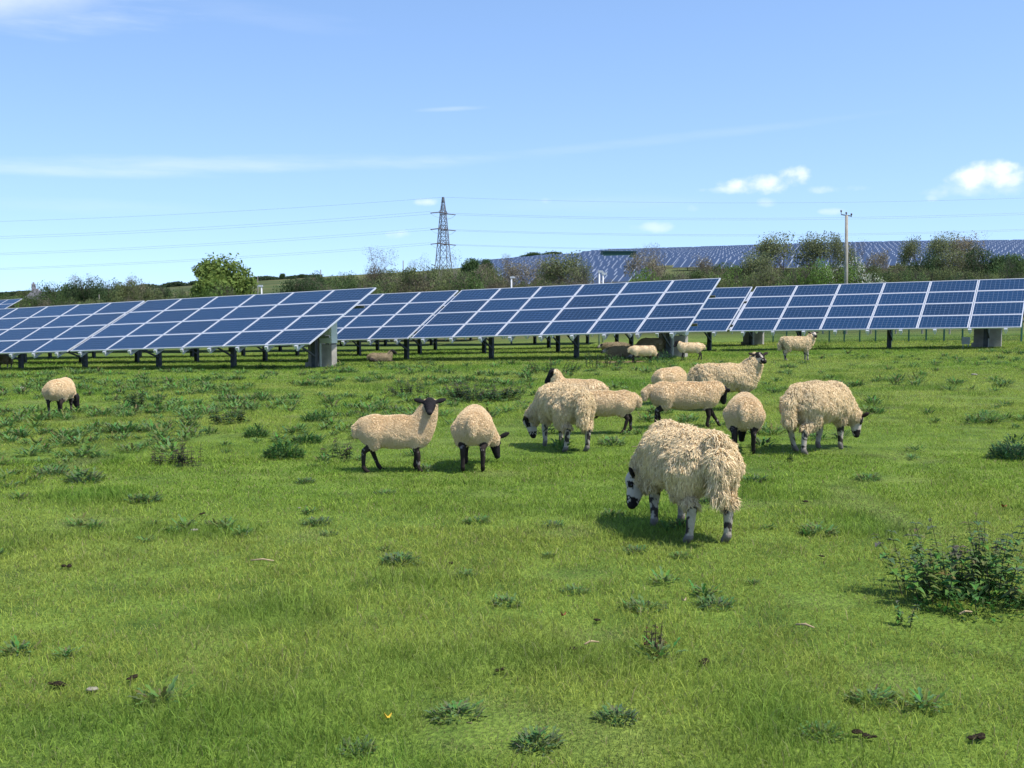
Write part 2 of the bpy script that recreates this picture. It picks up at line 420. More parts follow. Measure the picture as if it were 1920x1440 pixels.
THM = [thistle_mesh(100 + i, .16, .08 + .02 * (i % 3), 110 + 20 * (i % 3), [(.120, .190, .062), (.105, .170, .060), (.130, .205, .062)][i % 3]) for i in range(5)]
def thistle(px, py, wpx, label, hs=1.0, group='low thistle clumps growing in the pasture'):
    p = at_foot(px, py); w = wpx * .9 / F * p.y
    o = link('thistle_clump', THM[rnd.randrange(5)]); o.location = p
    s = w / .30; o.scale = (s, s, s * hs); o.rotation_euler = (0, 0, rnd.random() * 6.28)
    return tag(o, label, 'thistle', group)
TH = [(1540, 1006, 84, 'dark thistle clump right of the nearest ewe, beside a small dung pellet'),
      (1635, 902, 62, 'compact thistle clump on open turf right of the nearest ewe'),
      (950, 1142, 76, 'thistle clump in the middle foreground, left of two flatter ones'),
      (1080, 1120, 66, 'thistle clump flattened sideways in the middle foreground'),
      (1212, 1152, 92, 'wide thistle clump below the dead dock stalk-side, middle foreground'),
      (1352, 1148, 84, 'thistle clump on the turf straight below the nearest ewe, rightmost of the row'),
      (1283, 1052, 50, 'small thistle clump below the hind hooves of the nearest ewe'),
      (1195, 1042, 58, 'thistle clump below the muzzle of the nearest ewe'),
      (1150, 972, 62, 'thistle clump the nearest ewe is grazing against'),
      (1335, 945, 60, 'thistle clump seen between the hind legs of the nearest ewe'),
      (1420, 905, 56, 'thistle clump just right of the rump of the nearest ewe'),
      (748, 1062, 84, 'long flat thistle clump left of centre in the foreground'),
      (590, 988, 62, 'thistle clump below the standing black-faced lamb, to its left'),
      (612, 1008, 40, 'small thistle clump touching a bigger one below the standing lamb'),
      (720, 930, 46, 'thistle clump under the front hooves of the standing lamb'),
      (800, 884, 52, 'thistle tuft against the front hooves of the standing lamb'),
      (262, 944, 74, 'thistle clump among the weeds at left, lowest of its cluster'),
      (150, 905, 92, 'broad thistle clump in the left weed patch'),
      (90, 893, 74, 'thistle clump at the left side of the weed patch'),
      (568, 908, 44, 'round thistle clump left of the hind hooves of the standing lamb'),
      (315, 1002, 44, 'lone thistle clump on bare turf at left, beside a pale stone'),
      (855, 1362, 120, 'big soft thistle clump at the bottom of the meadow'),
      (1010, 1418, 120, 'thistle clump at the bottom edge of the picture'),
      (1160, 1368, 96, 'thistle clump near the bottom edge, right of centre'),
      (1655, 1335, 110, 'pale sprawling thistle clump at lower right'),
      (1560, 1400, 100, 'thistle clump in the lower right corner area, below a sprawling one'),
      (660, 1432, 90, 'thistle clump cut by the bottom edge, left of centre'),
      (1040, 992, 50, 'thistle clump left of the grazing head of the nearest ewe'),
      (895, 985, 60, 'thistle clump below the lamb seen from behind'),
      (1030, 1050, 34, 'tiny thistle clump in the centre foreground'),
      (870, 1090, 60, 'thistle clump beside a dung pile left of centre'),
      (1480, 690, 40, 'thistle clump on the turf behind the right-hand ewe'),
      (1470, 700, 30, 'smaller thistle clump right beside another behind the right-hand ewe'),
      (1640, 775, 60, 'thistle clump right of the back of the right-hand ewe'),
      (1190, 770, 40, 'thistle clump between the lamb and the crossing lambs'),
      (1150, 835, 70, 'thistle patch in front of the suckling lamb'),
      (650, 697, 36, 'thistle clump at the foot of the end cabinet of the left array'),
      (200, 812, 44, 'thistle clump right of the lone grazing lamb'),
      (120, 820, 50, 'thistle clump below the lone grazing lamb')]
for a in TH: thistle(*a)
# larger leafy bushes
def bush(px, py, w, h, seed, label, n, name='leafy_weed', col=(.065, .140, .038)):
    p = at_foot(px, py); o = link(name, thistle_mesh(seed, w / 2, h * 1.15, n * 4, col)); o.location = p
    return tag(o, label, 'weed')
bush(1912, 862, .62, .33, 5, 'dark bushy weed cut by the right edge of the picture', 200, 'leafy_weed', (.042, .100, .042))
bush(528, 860, .50, .27, 6, 'large light green thistle bush left of the standing lamb', 170)
bush(572, 832, .42, .2, 8, 'thistle bush behind and right of the large one left of the lamb', 90)
bush(590, 790, .48, .2, 9, 'thistle bush furthest back above the large one left of the lamb', 90)
bush(478, 820, .36, .2, 12, 'thistle bush to the left of the large one', 80)
bush(1165, 686, .7, .35, 13, 'weed bush growing beneath the middle array beside a bare patch', 60)
bush(1245, 684, 1.0, .62, 14, 'bushy green nettle plant at the foot of the middle cabinet', 130, 'nettle_bush', (.075, .16, .045))
bush(1545, 655, .8, .4, 15, 'green weed beside the far standing ewe', 70)

def stand(px, py, R, H, n, seed, label, top=(.115, .150, .070), leaf=(.130, .215, .055), bushy=1.0, leafn=9, name='nettle_patch', cat='nettles', sr=.0026):
    p = at_foot(px, py); e = empty(name, p); tag(e, label, cat)
    s, l = stalk_mesh(seed, R, H, n, top, leaf, bushy, leafn, sr)
    link('stems', s, e); 
    if l: link('leaves', l, e)
stand(1826, 1132, .39, .52, 46, 21, 'tall dark nettle patch with purple tops at lower right', bushy=1.15, leafn=11)
bush(1845, 1150, .70, .15, 22, 'low leafy growth crowding the feet of the tall nettle patch', 70, 'leafy_weed', (.055, .13, .03))
stand(1700, 1185, .05, .17, 3, 23, 'single thin nettle stem left of the tall nettle patch', bushy=.6)
stand(1238, 1240, .06, .19, 7, 24, 'dead brown dock stalks standing in the foreground grass', (.08, .05, .03), (.085, .06, .03), .45, 7, 'dock_stalk', 'dock', .003)
stand(905, 752, .55, .42, 60, 25, 'patch of dry purple brown stalks behind the lamb seen from behind', (.10, .085, .065), (.05, .085, .035), 1.3, 8)
stand(770, 742, .35, .35, 26, 26, 'thin patch of dry stalks behind the standing lamb', (.10, .085, .065), (.06, .085, .04), 1.2, 7)
stand(352, 876, .12, .36, 12, 27, 'dry brown stalks standing in the left weed patch', (.09, .06, .05), (.07, .07, .04), .8, 7)
stand(312, 872, .16, .2, 12, 28, 'low brownish stalks left of the tall dry ones at left', (.08, .06, .05), (.06, .08, .035), .8, 6)
stand(425, 795, .2, .3, 14, 29, 'upright green stalks at the back of the left weed patch', (.07, .075, .045), (.045, .085, .03), 1.2, 8)
stand(258, 765, .3, .35, 16, 30, 'weed stalks at the far left, right of the lone lamb', (.06, .08, .04), (.05, .095, .03), 1.4, 8)
stand(630, 860, .2, .25, 10, 31, 'sparse stalks just left of the standing lamb', (.09, .06, .05), (.05, .085, .03), 1.0, 6)
stand(1128, 690, .5, .7, 12, 32, 'spindly weed standing in front of the middle array', (.07, .09, .04), (.06, .11, .035), 1.6, 9, sr=.008)
stand(1040, 700, .6, .5, 14, 33, 'spindly pale weeds on the turf before the middle array', (.10, .11, .05), (.06, .11, .035), 1.5, 8, sr=.007)
stand(1490, 868, .05, .15, 3, 34, 'small nettle sprig between the legs of the right-hand ewe', (.03, .06, .025), (.03, .065, .02), .7, 6)

def scatter_weeds():
    """the rest of the low weeds, past counting"""
    r = np.random.RandomState(5); V = []; T = []; C = []
    rr = random.Random(9)
    n = 0; b = 0; VV = []; TT = []; CC = []
    protos = []
    for k in range(6):
        v = []; t = []; c = []
        for i in range(38):
            a = rr.random() * 6.283; L = .046 * (.5 + .6 * rr.random()); q = .075 * rr.random()
            col = tuple(ch * (.7 + .6 * rr.random()) for ch in (.120, .195, .060))
            weed_leaf(v, t, c, (q * math.cos(a), q * math.sin(a), .03 * rr.random()), (math.cos(a), math.sin(a)), L, .4 + 1.1 * rr.random(), L * .11 + .002, col, rr, .4, 4, .7)
        protos.append((np.array(v), np.array(t), np.array(c)))
    tries = 0
    while n < 1300 and tries < 30000:
        tries += 1
        y = 4 + 34 * rr.random() ** 1.15; x = (rr.random() * 2 - 1) * (.47 * y + 1)
        px = 960 + x / y * F; py = HY + (CAMH - gz(x, y)) / y * F
        d = vnoise(x, y, 1.4) * .6 + vnoise(x + 31, y, .45) * .4
        want = .05
        if px < 700 and 740 < py < 930: want = 1.0
        elif 560 < px < 1000 and 690 < py < 800: want = .75
        elif px < 700 and py < 1000: want = .22
        elif py > 950: want = .03
        elif py < 800: want = .16
        if px < 460 and py < 745 and py > 700: want = .5
        if rr.random() > want * max(0, (d - .38) * 4.5): continue
        v, t, c = protos[rr.randrange(6)]
        s = (.7 + 1.1 * rr.random()) * (1.15 if y > 12 else .7) * (1 + max(0, y - 15) * .012)
        a = rr.random() * 6.283; R = np.array([[math.cos(a), -math.sin(a), 0], [math.sin(a), math.cos(a), 0], [0, 0, 1]])
        VV.append(v @ R.T * s + np.array([x, y, gz(x, y)])); TT.append(t + b); CC.append(c * (.8 + .4 * rr.random())); b += len(v); n += 1
    o = link('weeds', mesh_np('weeds', np.concatenate(VV), [np.concatenate(TT)], np.concatenate(CC), [M_weed]))
    tag(o, 'small dark green weeds scattered through the pasture grass', 'weeds', None, 'stuff')
scatter_weeds()

# ------------------------------------------------------------------ small litter
def lump_mesh(seed, n, size, mat):
    r = random.Random(seed); mb = MB()
    for i in range(n):
        cx, cy = r.uniform(-1, 1) * size * .5, r.uniform(-1, 1) * size * .35; rad = size * r.uniform(.16, .36) if n > 1 else size * .35
        V = []; 
        for a in range(5):
            la = -1.57 + 3.14 * a / 4
            for b_ in range(8):
                lo = 6.283 * b_ / 8; q = rad * r.uniform(.85, 1.15)
                V.append((cx + q * math.cos(la) * math.cos(lo), cy + q * math.cos(la) * math.sin(lo), rad * .35 + q * .6 * math.sin(la)))
        Q = [(a * 8 + b_, a * 8 + (b_ + 1) % 8, (a + 1) * 8 + (b_ + 1) % 8, (a + 1) * 8 + b_) for a in range(4) for b_ in range(8)]
        mb.add(V, Q)
    return mb.mesh('lump', [mat], True)
for k, (px, py, s, lab) in enumerate([
        (1085, 1237, .07, 'black dung pile with a stick beside it, centre foreground'), (940, 1278, .06, 'round grey black dung pile in the centre foreground, lower of two'),
        (112, 1075, .09, 'dark dung pile at far left of the foreground'), (90, 1308, .09, 'brown dung pile at lower left of the picture'),
        (372, 972, .07, 'dung pile left of centre beside a pale stone'), (1516, 948, .07, 'dung pile above a thistle clump at right'),
        (1546, 1054, .05, 'small dung pellet pile below the thistle clump at right'), (1327, 1262, .07, 'dung pile at lower right of centre'),
        (843, 1068, .06, 'dung pile next to the long flat thistle clump'), (1640, 1408, .09, 'dung pile near the bottom right'),
        (1855, 1412, .07, 'dung pile in the bottom right corner'), (232, 1294, .07, 'crumbly dung pile at lower left, right of a bigger one'), (1125, 1180, .05, 'dung pile under the flattened thistle clump')]):
    o = link('dung_pile', lump_mesh(k, 6, s * .68, M_dung), loc=at_foot(px, py)); o.location.z += .018; o.scale = (1.25, .9, .7); o.rotation_euler = (0, 0, k)
    tag(o, lab, 'dung', 'sheep dung lying in the grass')
for k, (px, py, s, lab) in enumerate([(357, 1003, .07, 'small pale stone beside a lone thistle clump at left'), (160, 1312, .06, 'pale stone right of the dung pile at lower left'),
                                 (556, 958, .035, 'tiny white stone on the turf left of centre'), (1838, 704, .16, 'white stone on the turf below the right array'),
                                 (1727, 1103, .05, 'pale toadstool shaped stone among the nettles'), (45, 731, .3, 'long pale chalk mark on the turf left of the lone lamb'),
                                 (1540, 741, .1, 'white stone flake behind the right-hand ewe'), (1235, 665, .25, 'pale stone between the legs of the lamb below the middle array')]):
    o = link('stone', lump_mesh(40 + k, 1, s, M_stone), loc=at_foot(px, py)); o.scale = (1.3, 1, .6); o.location.z += .01
    tag(o, lab, 'stone')
def leaf_obj(px, py, s, mat, name, lab):
    V = []; T = []
    n = 10
    for k in range(n):
        a = 6.283 * k / n; V.append((s * .5 * math.cos(a), s * .32 * math.sin(a), .012 * math.cos(2 * a)))
    V.append((0, 0, -.004)); T = [(n, k, (k + 1) % n) for k in range(n)]
    o = link(name, mesh_np(name, V, [T], None, [mat]), loc=at_foot(px, py)); o.location.z += .035; o.rotation_euler = (-.5, .2, .4)
    tag(o, lab, 'leaf')
leaf_obj(721, 1377, .032, M_yel, 'fallen_leaf', 'small yellow leaf in the grass at bottom centre left')
leaf_obj(1058, 1173, .032, M_red, 'fallen_leaf', 'rust red leaf in the grass below the flattened thistle clump')
leaf_obj(1893, 960, .05, M_red, 'fallen_leaf', 'reddish leaf on the turf near the right edge')
leaf_obj(1288, 1144, .03, M_stick, 'fallen_leaf', 'tan leaf between two thistle clumps in the foreground')
for k, (px, py, L, a, lab) in enumerate([(485, 1068, .14, .1, 'pale stick lying in the grass left of centre'), (1520, 1198, .09, -.5, 'short pale stick lying in the grass at right'),
                                    (1112, 1232, .08, .6, 'thin stick beside the black dung pile'), (1828, 1172, .10, .5, 'pale stick in front of the tall nettle patch'),
                                    (1212, 846, .3, .05, 'pale twig lying on the turf above the nearest ewe')]):
    mb = MB(); mb.tube([(-L / 2, 0, 0), (0, .006, .008), (L / 2, -.004, .002)], [.004, .006, .003], 6)
    o = link('stick', mb.mesh('stick', [M_stick], True), loc=at_foot(px, py)); o.location.z += .035; o.rotation_euler = (0, .05, a)
    tag(o, lab, 'stick')

# ------------------------------------------------------------------ solar farm
TH_ = math.radians(62.7); TILT = math.radians(24.68)
RD = Vector((-math.sin(TH_), math.cos(TH_), 0)); NN = Vector((math.cos(TH_), math.sin(TH_), 0))
RZ = math.atan2(-RD.y, -RD.x)
def module_mesh():
    mb = MB(); W, H_, t, f = 1.65, 1.0, .042, .034
    mb.box((W / 2, f / 2, -t / 2), (W, f, t)); mb.box((W / 2, H_ - f / 2, -t / 2), (W, f, t))
    mb.box((f / 2, H_ / 2, -t / 2), (f, H_ - 2 * f, t)); mb.box((W - f / 2, H_ / 2, -t / 2), (f, H_ - 2 * f, t))
    mb.box((W / 2, H_ / 2, -.018), (W - 2 * f, H_ - 2 * f, .020), m=1)
    return mb.mesh('solar_module', [M_frame, M_cells])
ME_mod = module_mesh()
def bm(name, fn, mats): 
    mb = MB(); fn(mb); return mb.mesh(name, mats)
ME_raft = bm('rafter', lambda m: (m.beam((0, -.07, -.165), (0, 4.08, -.165), .05, .08), m.box((0, -.03, -.085), (.11, .10, .10))), [M_frame])
ME_purl = bm('purlin', lambda m: m.beam((-10.03, 0, 0), (.02, 0, 0), .05, .078), [M_steel])
ME_clamp = None
_post_cache = {}
def post_mesh(h):
    k = round(h, 2)
    if k not in _post_cache:
        mb = MB()
        mb.box((0, -.06, k / 2), (.15, .012, k)); mb.box((-.069, .01, k / 2), (.012, .126, k)); mb.box((.069, .01, k / 2), (.012, .126, k))
        mb.box((0, 0, k + .012), (.2, .24, .02))
        _post_cache[k] = mb.mesh('post', [M_post])
    return _post_cache[k]
_brace = {}
def brace_mesh(L):
    k = round(L, 2)
    if k not in _brace: _brace[k] = bm('brace', lambda m: m.beam((0, 0, 0), (0, k, 0), .05, .05), [M_post])
    return _brace[k]
def table(P, sg, label, cab=False):
    """one 6 x 4 module table; P = right-hand low corner of the glass plane"""
    base = Vector((P.x, P.y, gz(P.x, P.y)))
    e = empty('solar_table', base, RZ); tag(e, label, 'solar panels', 'solar tables standing in rows across the pasture')
    zl = P.z - base.z
    X = Vector((math.cos(sg), 0, math.sin(sg))); U = Vector((-math.sin(sg), 0, math.cos(sg)))
    Y = Vector((0, 1, 0)) * math.cos(TILT) + U * math.sin(TILT); Z = X.cross(Y)
    R = Matrix((X, Y, Z)).transposed().to_4x4()
    O = Vector((0, 0, zl))
    def PM(a, b, c=0):
        M = R.copy(); M.translation = O + X * a + Y * b + Z * c; return M
    for k in range(6):
        for j in range(4):
            link('solar_module', ME_mod, e, M=PM(-(k + 1) * 1.67, j * 1.01))
    for b in (.95, 3.08): link('purlin', ME_purl, e, M=PM(0, b, -.245))
    for k in range(9): link('rafter', ME_raft, e, M=PM(-.5 - k * 1.13, 0))
    w = Matrix.Rotation(RZ, 4, 'Z'); w.translation = base
    for s in (1.27, 4.57, 7.87):
        q = w @ Vector((-s, 1.9, 0)); zg = gz(q.x, q.y) - base.z - .15
        top = O + X * (-s) + Y * (1.9 / math.cos(TILT)) - Z * .31
        h = top.z - zg
        link('post', post_mesh(h), e, loc=Vector((-s, 1.9, zg)))
        a = Vector((-s + .1, 1.83, zg + .5)); b = O + X * (-s + .1) + Y * .72 - Z * .28
        d = b - a; M = d.to_track_quat('Y', 'Z').to_matrix().to_4x4(); M.translation = a
        link('brace', brace_mesh(d.length), e, M=M)
    return e, w, base
def cabinet(w, base, label):
    p = w @ Vector((-1.02, 2.3, 0)); e = empty('inverter_cabinet', (p.x, p.y, gz(p.x, p.y)), RZ); tag(e, label, 'cabinet')
    mb = MB(); mb.box((0, 0, 1.16), (.48, .32, .80)); mb.box((0, -.164, 1.16), (.42, .012, .72)); mb.box((.18, -.176, 1.16), (.02, .02, .12)); mb.box((0, 0, 1.575), (.52, .36, .03))
    link('enclosure', mb.mesh('enclosure', [M_cream]), e)
    mb = MB(); mb.box((.02, 0, .32), (.42, .28, .80)); link('plinth', mb.mesh('plinth', [M_conc]), e)
    mb = MB(); mb.box((-.19, -.17, .34), (.05, .05, .84)); link('conduit', mb.mesh('conduit', [M_cream]), e)
    p2 = w @ Vector((-1.52, 2.35, 0)); e2 = empty('concrete_pillar', (p2.x, p2.y, gz(p2.x, p2.y)), RZ)
    mb = MB(); mb.box((0, 0, .62), (.36, .42, 1.5)); link('shaft', mb.mesh('shaft', [M_conc]), e2)
    mb = MB(); mb.box((0, 0, .05), (.5, .56, .22)); link('footing', mb.mesh('footing', [M_conc]), e2)
    tag(e2, label.replace('pale equipment cabinet on a concrete plinth', 'stained concrete pillar next to the pale cabinet'), 'pillar')

rowsdef = [  # right end low corner (camera-relative z), slope, tables, name
    ((-6.006, 34.165, -1.404), .044, 4, 'left front row'),
    ((5.388, 35.426, -1.077), .038, 5, 'middle row'),
    ((17.074, 38.564, -1.035), .027, 6, 'right row')]
ORD = ['nearest to its right end', 'second from its right end', 'third from its right end', 'fourth from its right end', 'fifth from its right end', 'sixth from its right end']
for (P, sg, n, nm) in rowsdef:
    P = Vector((P[0], P[1], P[2] + CAMH)); d = Vector((RD.x * math.cos(sg), RD.y * math.cos(sg), -math.sin(sg)))
    for k in range(n):
        e, w, b = table(P + d * (k * 10.02 + (0 if k == 0 else k * .13)), sg, 'blue solar table in the %s, %s' % (nm, ORD[k]))
        if k == 0: cabinet(w, b, 'pale equipment cabinet on a concrete plinth, right end of the %s' % nm)
for ri, (nP, x0, n) in enumerate([(50.0, 11.2, 5), (57.5, 4.5, 5), (65.0, -2.5, 4), (72.5, -10, 4)]):
    y0 = (nP - x0 * NN.x) / NN.y
    for k in range(n):
        q = Vector((x0, y0, 0)) + RD * (k * 10.25); q2 = q + RD * 10.0
        z1 = gz(q.x, q.y) + .82; z2 = gz(q2.x, q2.y) + .82; sg = math.asin(max(-.08, min(.08, (z1 - z2) / 10)))
        e, w, b = table(Vector((q.x, q.y, z1 - .06)), sg, '%s hidden row of solar tables behind, %s' % (['first', 'second', 'third', 'fourth'][ri], ORD[k].replace(' hand', '')))
        if k == 0 and ri == 0: cabinet(w, b, 'pale equipment cabinet on a concrete plinth behind the right row')
# grey junction box beside the right row's cabinet
p = at_foot(1811, 652); mb = MB(); mb.box((0, 0, .26), (.27, .14, .25)); mb.box((0, -.075, .26), (.22, .01, .2)); mb.box((-.09, 0, .06), (.03, .03, .16)); mb.box((.09, 0, .06), (.03, .03, .16))
o = link('junction_box', mb.mesh('junction_box', [M_cream]), loc=p); o.rotation_euler = (0, 0, RZ); tag(o, 'small grey box on legs left of the cabinet under the right row', 'junction box')

# far tables of another array, whose corner shows at the left edge
q = at(9, 92); Pq = Vector((q.x, q.y, CAMH - .85 - 1.68 + .8))
table(Vector((q.x - 1.5, q.y, CAMH - (560 - HY) / F * 92 - 1.68)), .044, 'solar table whose top corner pokes above the left front row at the left edge')

# rows on the far hillside ---------------------------------------------------
def hill_rows():
    k = 0; nP = 120.0
    while nP < 520:
        mb = MB(); c = None; s = -700.0; cnt = 0
        while s < 700:
            m = NN * nP + Vector((RD.x, RD.y, 0)) * (s + 5)
            a = NN * nP + RD * s
            s += 10.8
            D = m.y; 
            if D < 118 or D > 449: continue
            px = 960 + F * m.x / D
            g = gz(m.x, m.y); py = HY - F * (g - CAMH) / D
            if px > 2150: continue
            lower = 893 < px < 1175 and 489 < py < 548
            lo_edge = np.interp(px, [1100, 1240, 1260, 1400, 1640, 1920], [480, 483, 496, 504, 500, 492])
            upper = px > 1100 and py < lo_edge + 12
            if not (lower or upper): continue
            if 1108 < px < 1205 and D > 300 and py > 486 and py < 497: continue
            if cnt and s - last > 12:
                o = link('solar_panel_row', mb.mesh('solar_panel_row', [M_farcell, M_farframe, M_post])); mb = MB(); cnt = 0
                tag(o, 'long row of blue solar panels on the far hillside', 'solar panels', 'rows of solar panels on the far hillside')
            last = s
            g1 = gz(a.x, a.y); a2 = a + RD * 10.1; g2 = gz(a2.x, a2.y)
            up = NN * (3.66) + Vector((0, 0, 1.68))
            A = Vector((a.x, a.y, g1 + .8)); B = Vector((a2.x, a2.y, g2 + .8))
            V = [A, B, B + up, A + up]; Dn = Vector((0, 0, -.06))
            mb.add([tuple(v) for v in V] + [tuple(v + Dn) for v in V], [(0, 1, 5, 4), (1, 2, 6, 5), (2, 3, 7, 6), (3, 0, 4, 7), (7, 4, 5, 6)[:4]], m=1)
            # glass panes between the frame lines: 6 columns, 4 rows
            nrm = (B - A).cross(up).normalized(); 
            if nrm.z < 0: nrm = -nrm
            mb.add([tuple(v) for v in V], [(0, 3, 2, 1)], m=1)
            for i in range(6):
                for j in range(2):
                    u0, u1 = i / 6 + .010, (i + 1) / 6 - .010; v0, v1 = j / 2 + .012, (j + 1) / 2 - .012
                    W = [A + (B - A) * u + up * v + nrm * .03 for u, v in ((u0, v0), (u0, v1), (u1, v1), (u1, v0))]
                    mb.add([tuple(v) for v in W], [(0, 1, 2, 3)], m=0)
            for u in (.25, .75):
                f = A + (B - A) * u + up * .5; mb.beam((f.x, f.y, f.z - .05), (f.x, f.y, f.z - 1.9), .12, m=2)
            cnt += 1
        if cnt:
            o = link('solar_panel_row', mb.mesh('solar_panel_row', [M_farcell, M_farframe, M_post]))
            tag(o, 'long row of blue solar panels on the far hillside', 'solar panels', 'rows of solar panels on the far hillside')
            k += 1
        nP += 8.2
    print('hill rows', k)
hill_rows()
# green sheeted shed among the far rows
p = at(1158, 330); e = empty('green_shed', p, .1); tag(e, 'long low dark green shed among the far solar rows', 'shed')
mb = MB(); mb.box((0, 0, 1.2), (9.5, 4, 3.2)); 
for k in range(18): mb.box((-4.5 + k * .53, -2.02, 1.2), (.08, .05, 3.1))
link('wall', mb.mesh('wall', [M_shed]), e)
mb = MB(); mb.box((0, 0, 2.87), (10, 4.6, .12)); link('roof', mb.mesh('roof', [M_shed]), e)

# mesh fence behind the right row ---------------------------------------------
def fence():
    A = at(1915, 47.5); B = at(1425, 60)
    d = (B - A); L = Vector((d.x, d.y, 0)).length; n = 16
    e = empty('mesh_fence', A); tag(e, 'dark green welded mesh fence running behind the right row of panels', 'fence')
    pm = bm('fence_post', lambda m: (m.box((0, 0, .8), (.06, .06, 2.0)), m.box((0, 0, 1.81), (.08, .08, .02))), [M_green])
    mb = MB()
    for k in range(n + 1):
        q = A + d * (k / n); z = gz(q.x, q.y); link('fence_post', pm, e, loc=Vector((q.x, q.y, z)) - A)
        if k < n:
            q2 = A + d * ((k + 1) / n); z2 = gz(q2.x, q2.y)
            for h in np.arange(.08, 1.75, .2): mb.beam(Vector((q.x, q.y, z + h)) - A, Vector((q2.x, q2.y, z2 + h)) - A, .008)
            for j in range(1, 24):
                t = j / 24; f = q.lerp(q2, t); f.z = lerp(z, z2, t); mb.beam(f - A + Vector((0, .01, .05)), f - A + Vector((0, .01, 1.72)), .007)
    link('mesh_panel', mb.mesh('mesh_panel', [M_green]), e)
    # timber stock fence beyond
    A = at(1780, 66); B = at(1500, 74); e = empty('stock_fence', A); tag(e, 'pale timber post and wire fence beyond the green mesh fence', 'fence')
    A0 = Vector((A.x, A.y, 0)); B0 = Vector((B.x, B.y, 0))
    pm = bm('fence_post', lambda m: m.tube([(0, 0, -.2), (0, 0, .6), (.01, 0, 1.15)], [.06, .058, .05], 7), [M_wood]); mb = MB()
    for k in range(7):
        q = A0.lerp(B0, k / 6); z = gz(q.x, q.y); link('fence_post', pm, e, loc=Vector((q.x, q.y, z)) - A)
        if k < 6:
            q2 = A0.lerp(B0, (k + 1) / 6); z2 = gz(q2.x, q2.y)
            for h in (.4, .7, 1.0): mb.beam(Vector((q.x, q.y, z + h)) - A, Vector((q2.x, q2.y, z2 + h)) - A, .012)
    link('wire', mb.mesh('wire', [M_steel]), e)
fence()

# ------------------------------------------------------------------ poles, pylons, lines
def zpix(py, D): return CAMH + (HY - py) / F * D
p = at(1584, 72); top = zpix(395, 72); H_ = top - p.z
e = empty('electricity_pole', p); tag(e, 'tall pale wooden electricity pole carrying three insulators', 'pole')
mb = MB(); mb.tube([(0, 0, -.3), (0, 0, H_ * .5), (-.06, 0, H_ - .35)], [.135, .11, .09], 10); link('pole', mb.mesh('pole', [M_wood], True), e)
mb = MB(); mb.beam((-.40, .0, H_ - .30), (.26, .0, H_ - .40), .06, .07); link('crossarm', mb.mesh('crossarm', [M_steel]), e)
for k, (x, z) in enumerate([(-.40, -.02), (-.08, -.14), (.24, -.22)]):
    mb = MB(); mb.tube([(x, 0, H_ + z - .24), (x, 0, H_ + z - .12), (x, 0, H_ + z - .1), (x, 0, H_ + z - .03), (x, 0, H_ + z)], [.02, .025, .06, .06, .025], 8)
    link('insulator', mb.mesh('insulator', [M_insul], True), e)
def cctv(px, D, py, lab, head=1):
    p = at(px, D); h = zpix(py, D) - p.z; e = empty('camera_pole', p); tag(e, lab, 'camera pole')
    mb = MB(); mb.tube([(0, 0, -.2), (0, 0, h - .1)], [.055, .045], 8); link('pole', mb.mesh('pole', [M_white], True), e)
    mb = MB(); mb.box((.05 * head, 0, h - .07), (.26, .12, .11)); mb.box((.19 * head, 0, h - .10), (.07, .10, .07)); link('camera_head', mb.mesh('camera_head', [M_white]), e)
cctv(1123, 62, 507, 'white camera pole standing taller of the pair behind the middle row')
cctv(1130, 66, 511, 'shorter white camera pole of the pair behind the middle row')
cctv(959, 68, 518, 'single white camera pole behind the left half of the middle row')
cctv(492, 70, 534, 'white camera pole right of the big green tree', -1)
for px, D, py, lab in [(853, 260, 492, 'thin'), ]: pass
for px, D, py, lab in [(757, 300, 489, 'distant wooden pole on the skyline left of the pylon'), (485, 200, 518, 'distant thin pole right of the big green tree'), (603, 330, 506, 'distant thin pole on the left skyline'),
                       (1141, 330, 467, 'distant thin pole among the ridge trees right of the pylon'), (188, 120, 552, 'short white post among the bushes at left')]:
    p = at(px, D); h = zpix(py, D) - p.z; mb = MB(); w = D / F * 1.1; mb.tube([(0, 0, -.3), (0, 0, h)], [w, w * .8], 6)
    if h > 6: mb.beam((-.6, 0, h - .5), (.6, 0, h - .5), w)
    o = link('utility_pole', mb.mesh('utility_pole', [M_wood]), loc=p); tag(o, lab, 'pole')

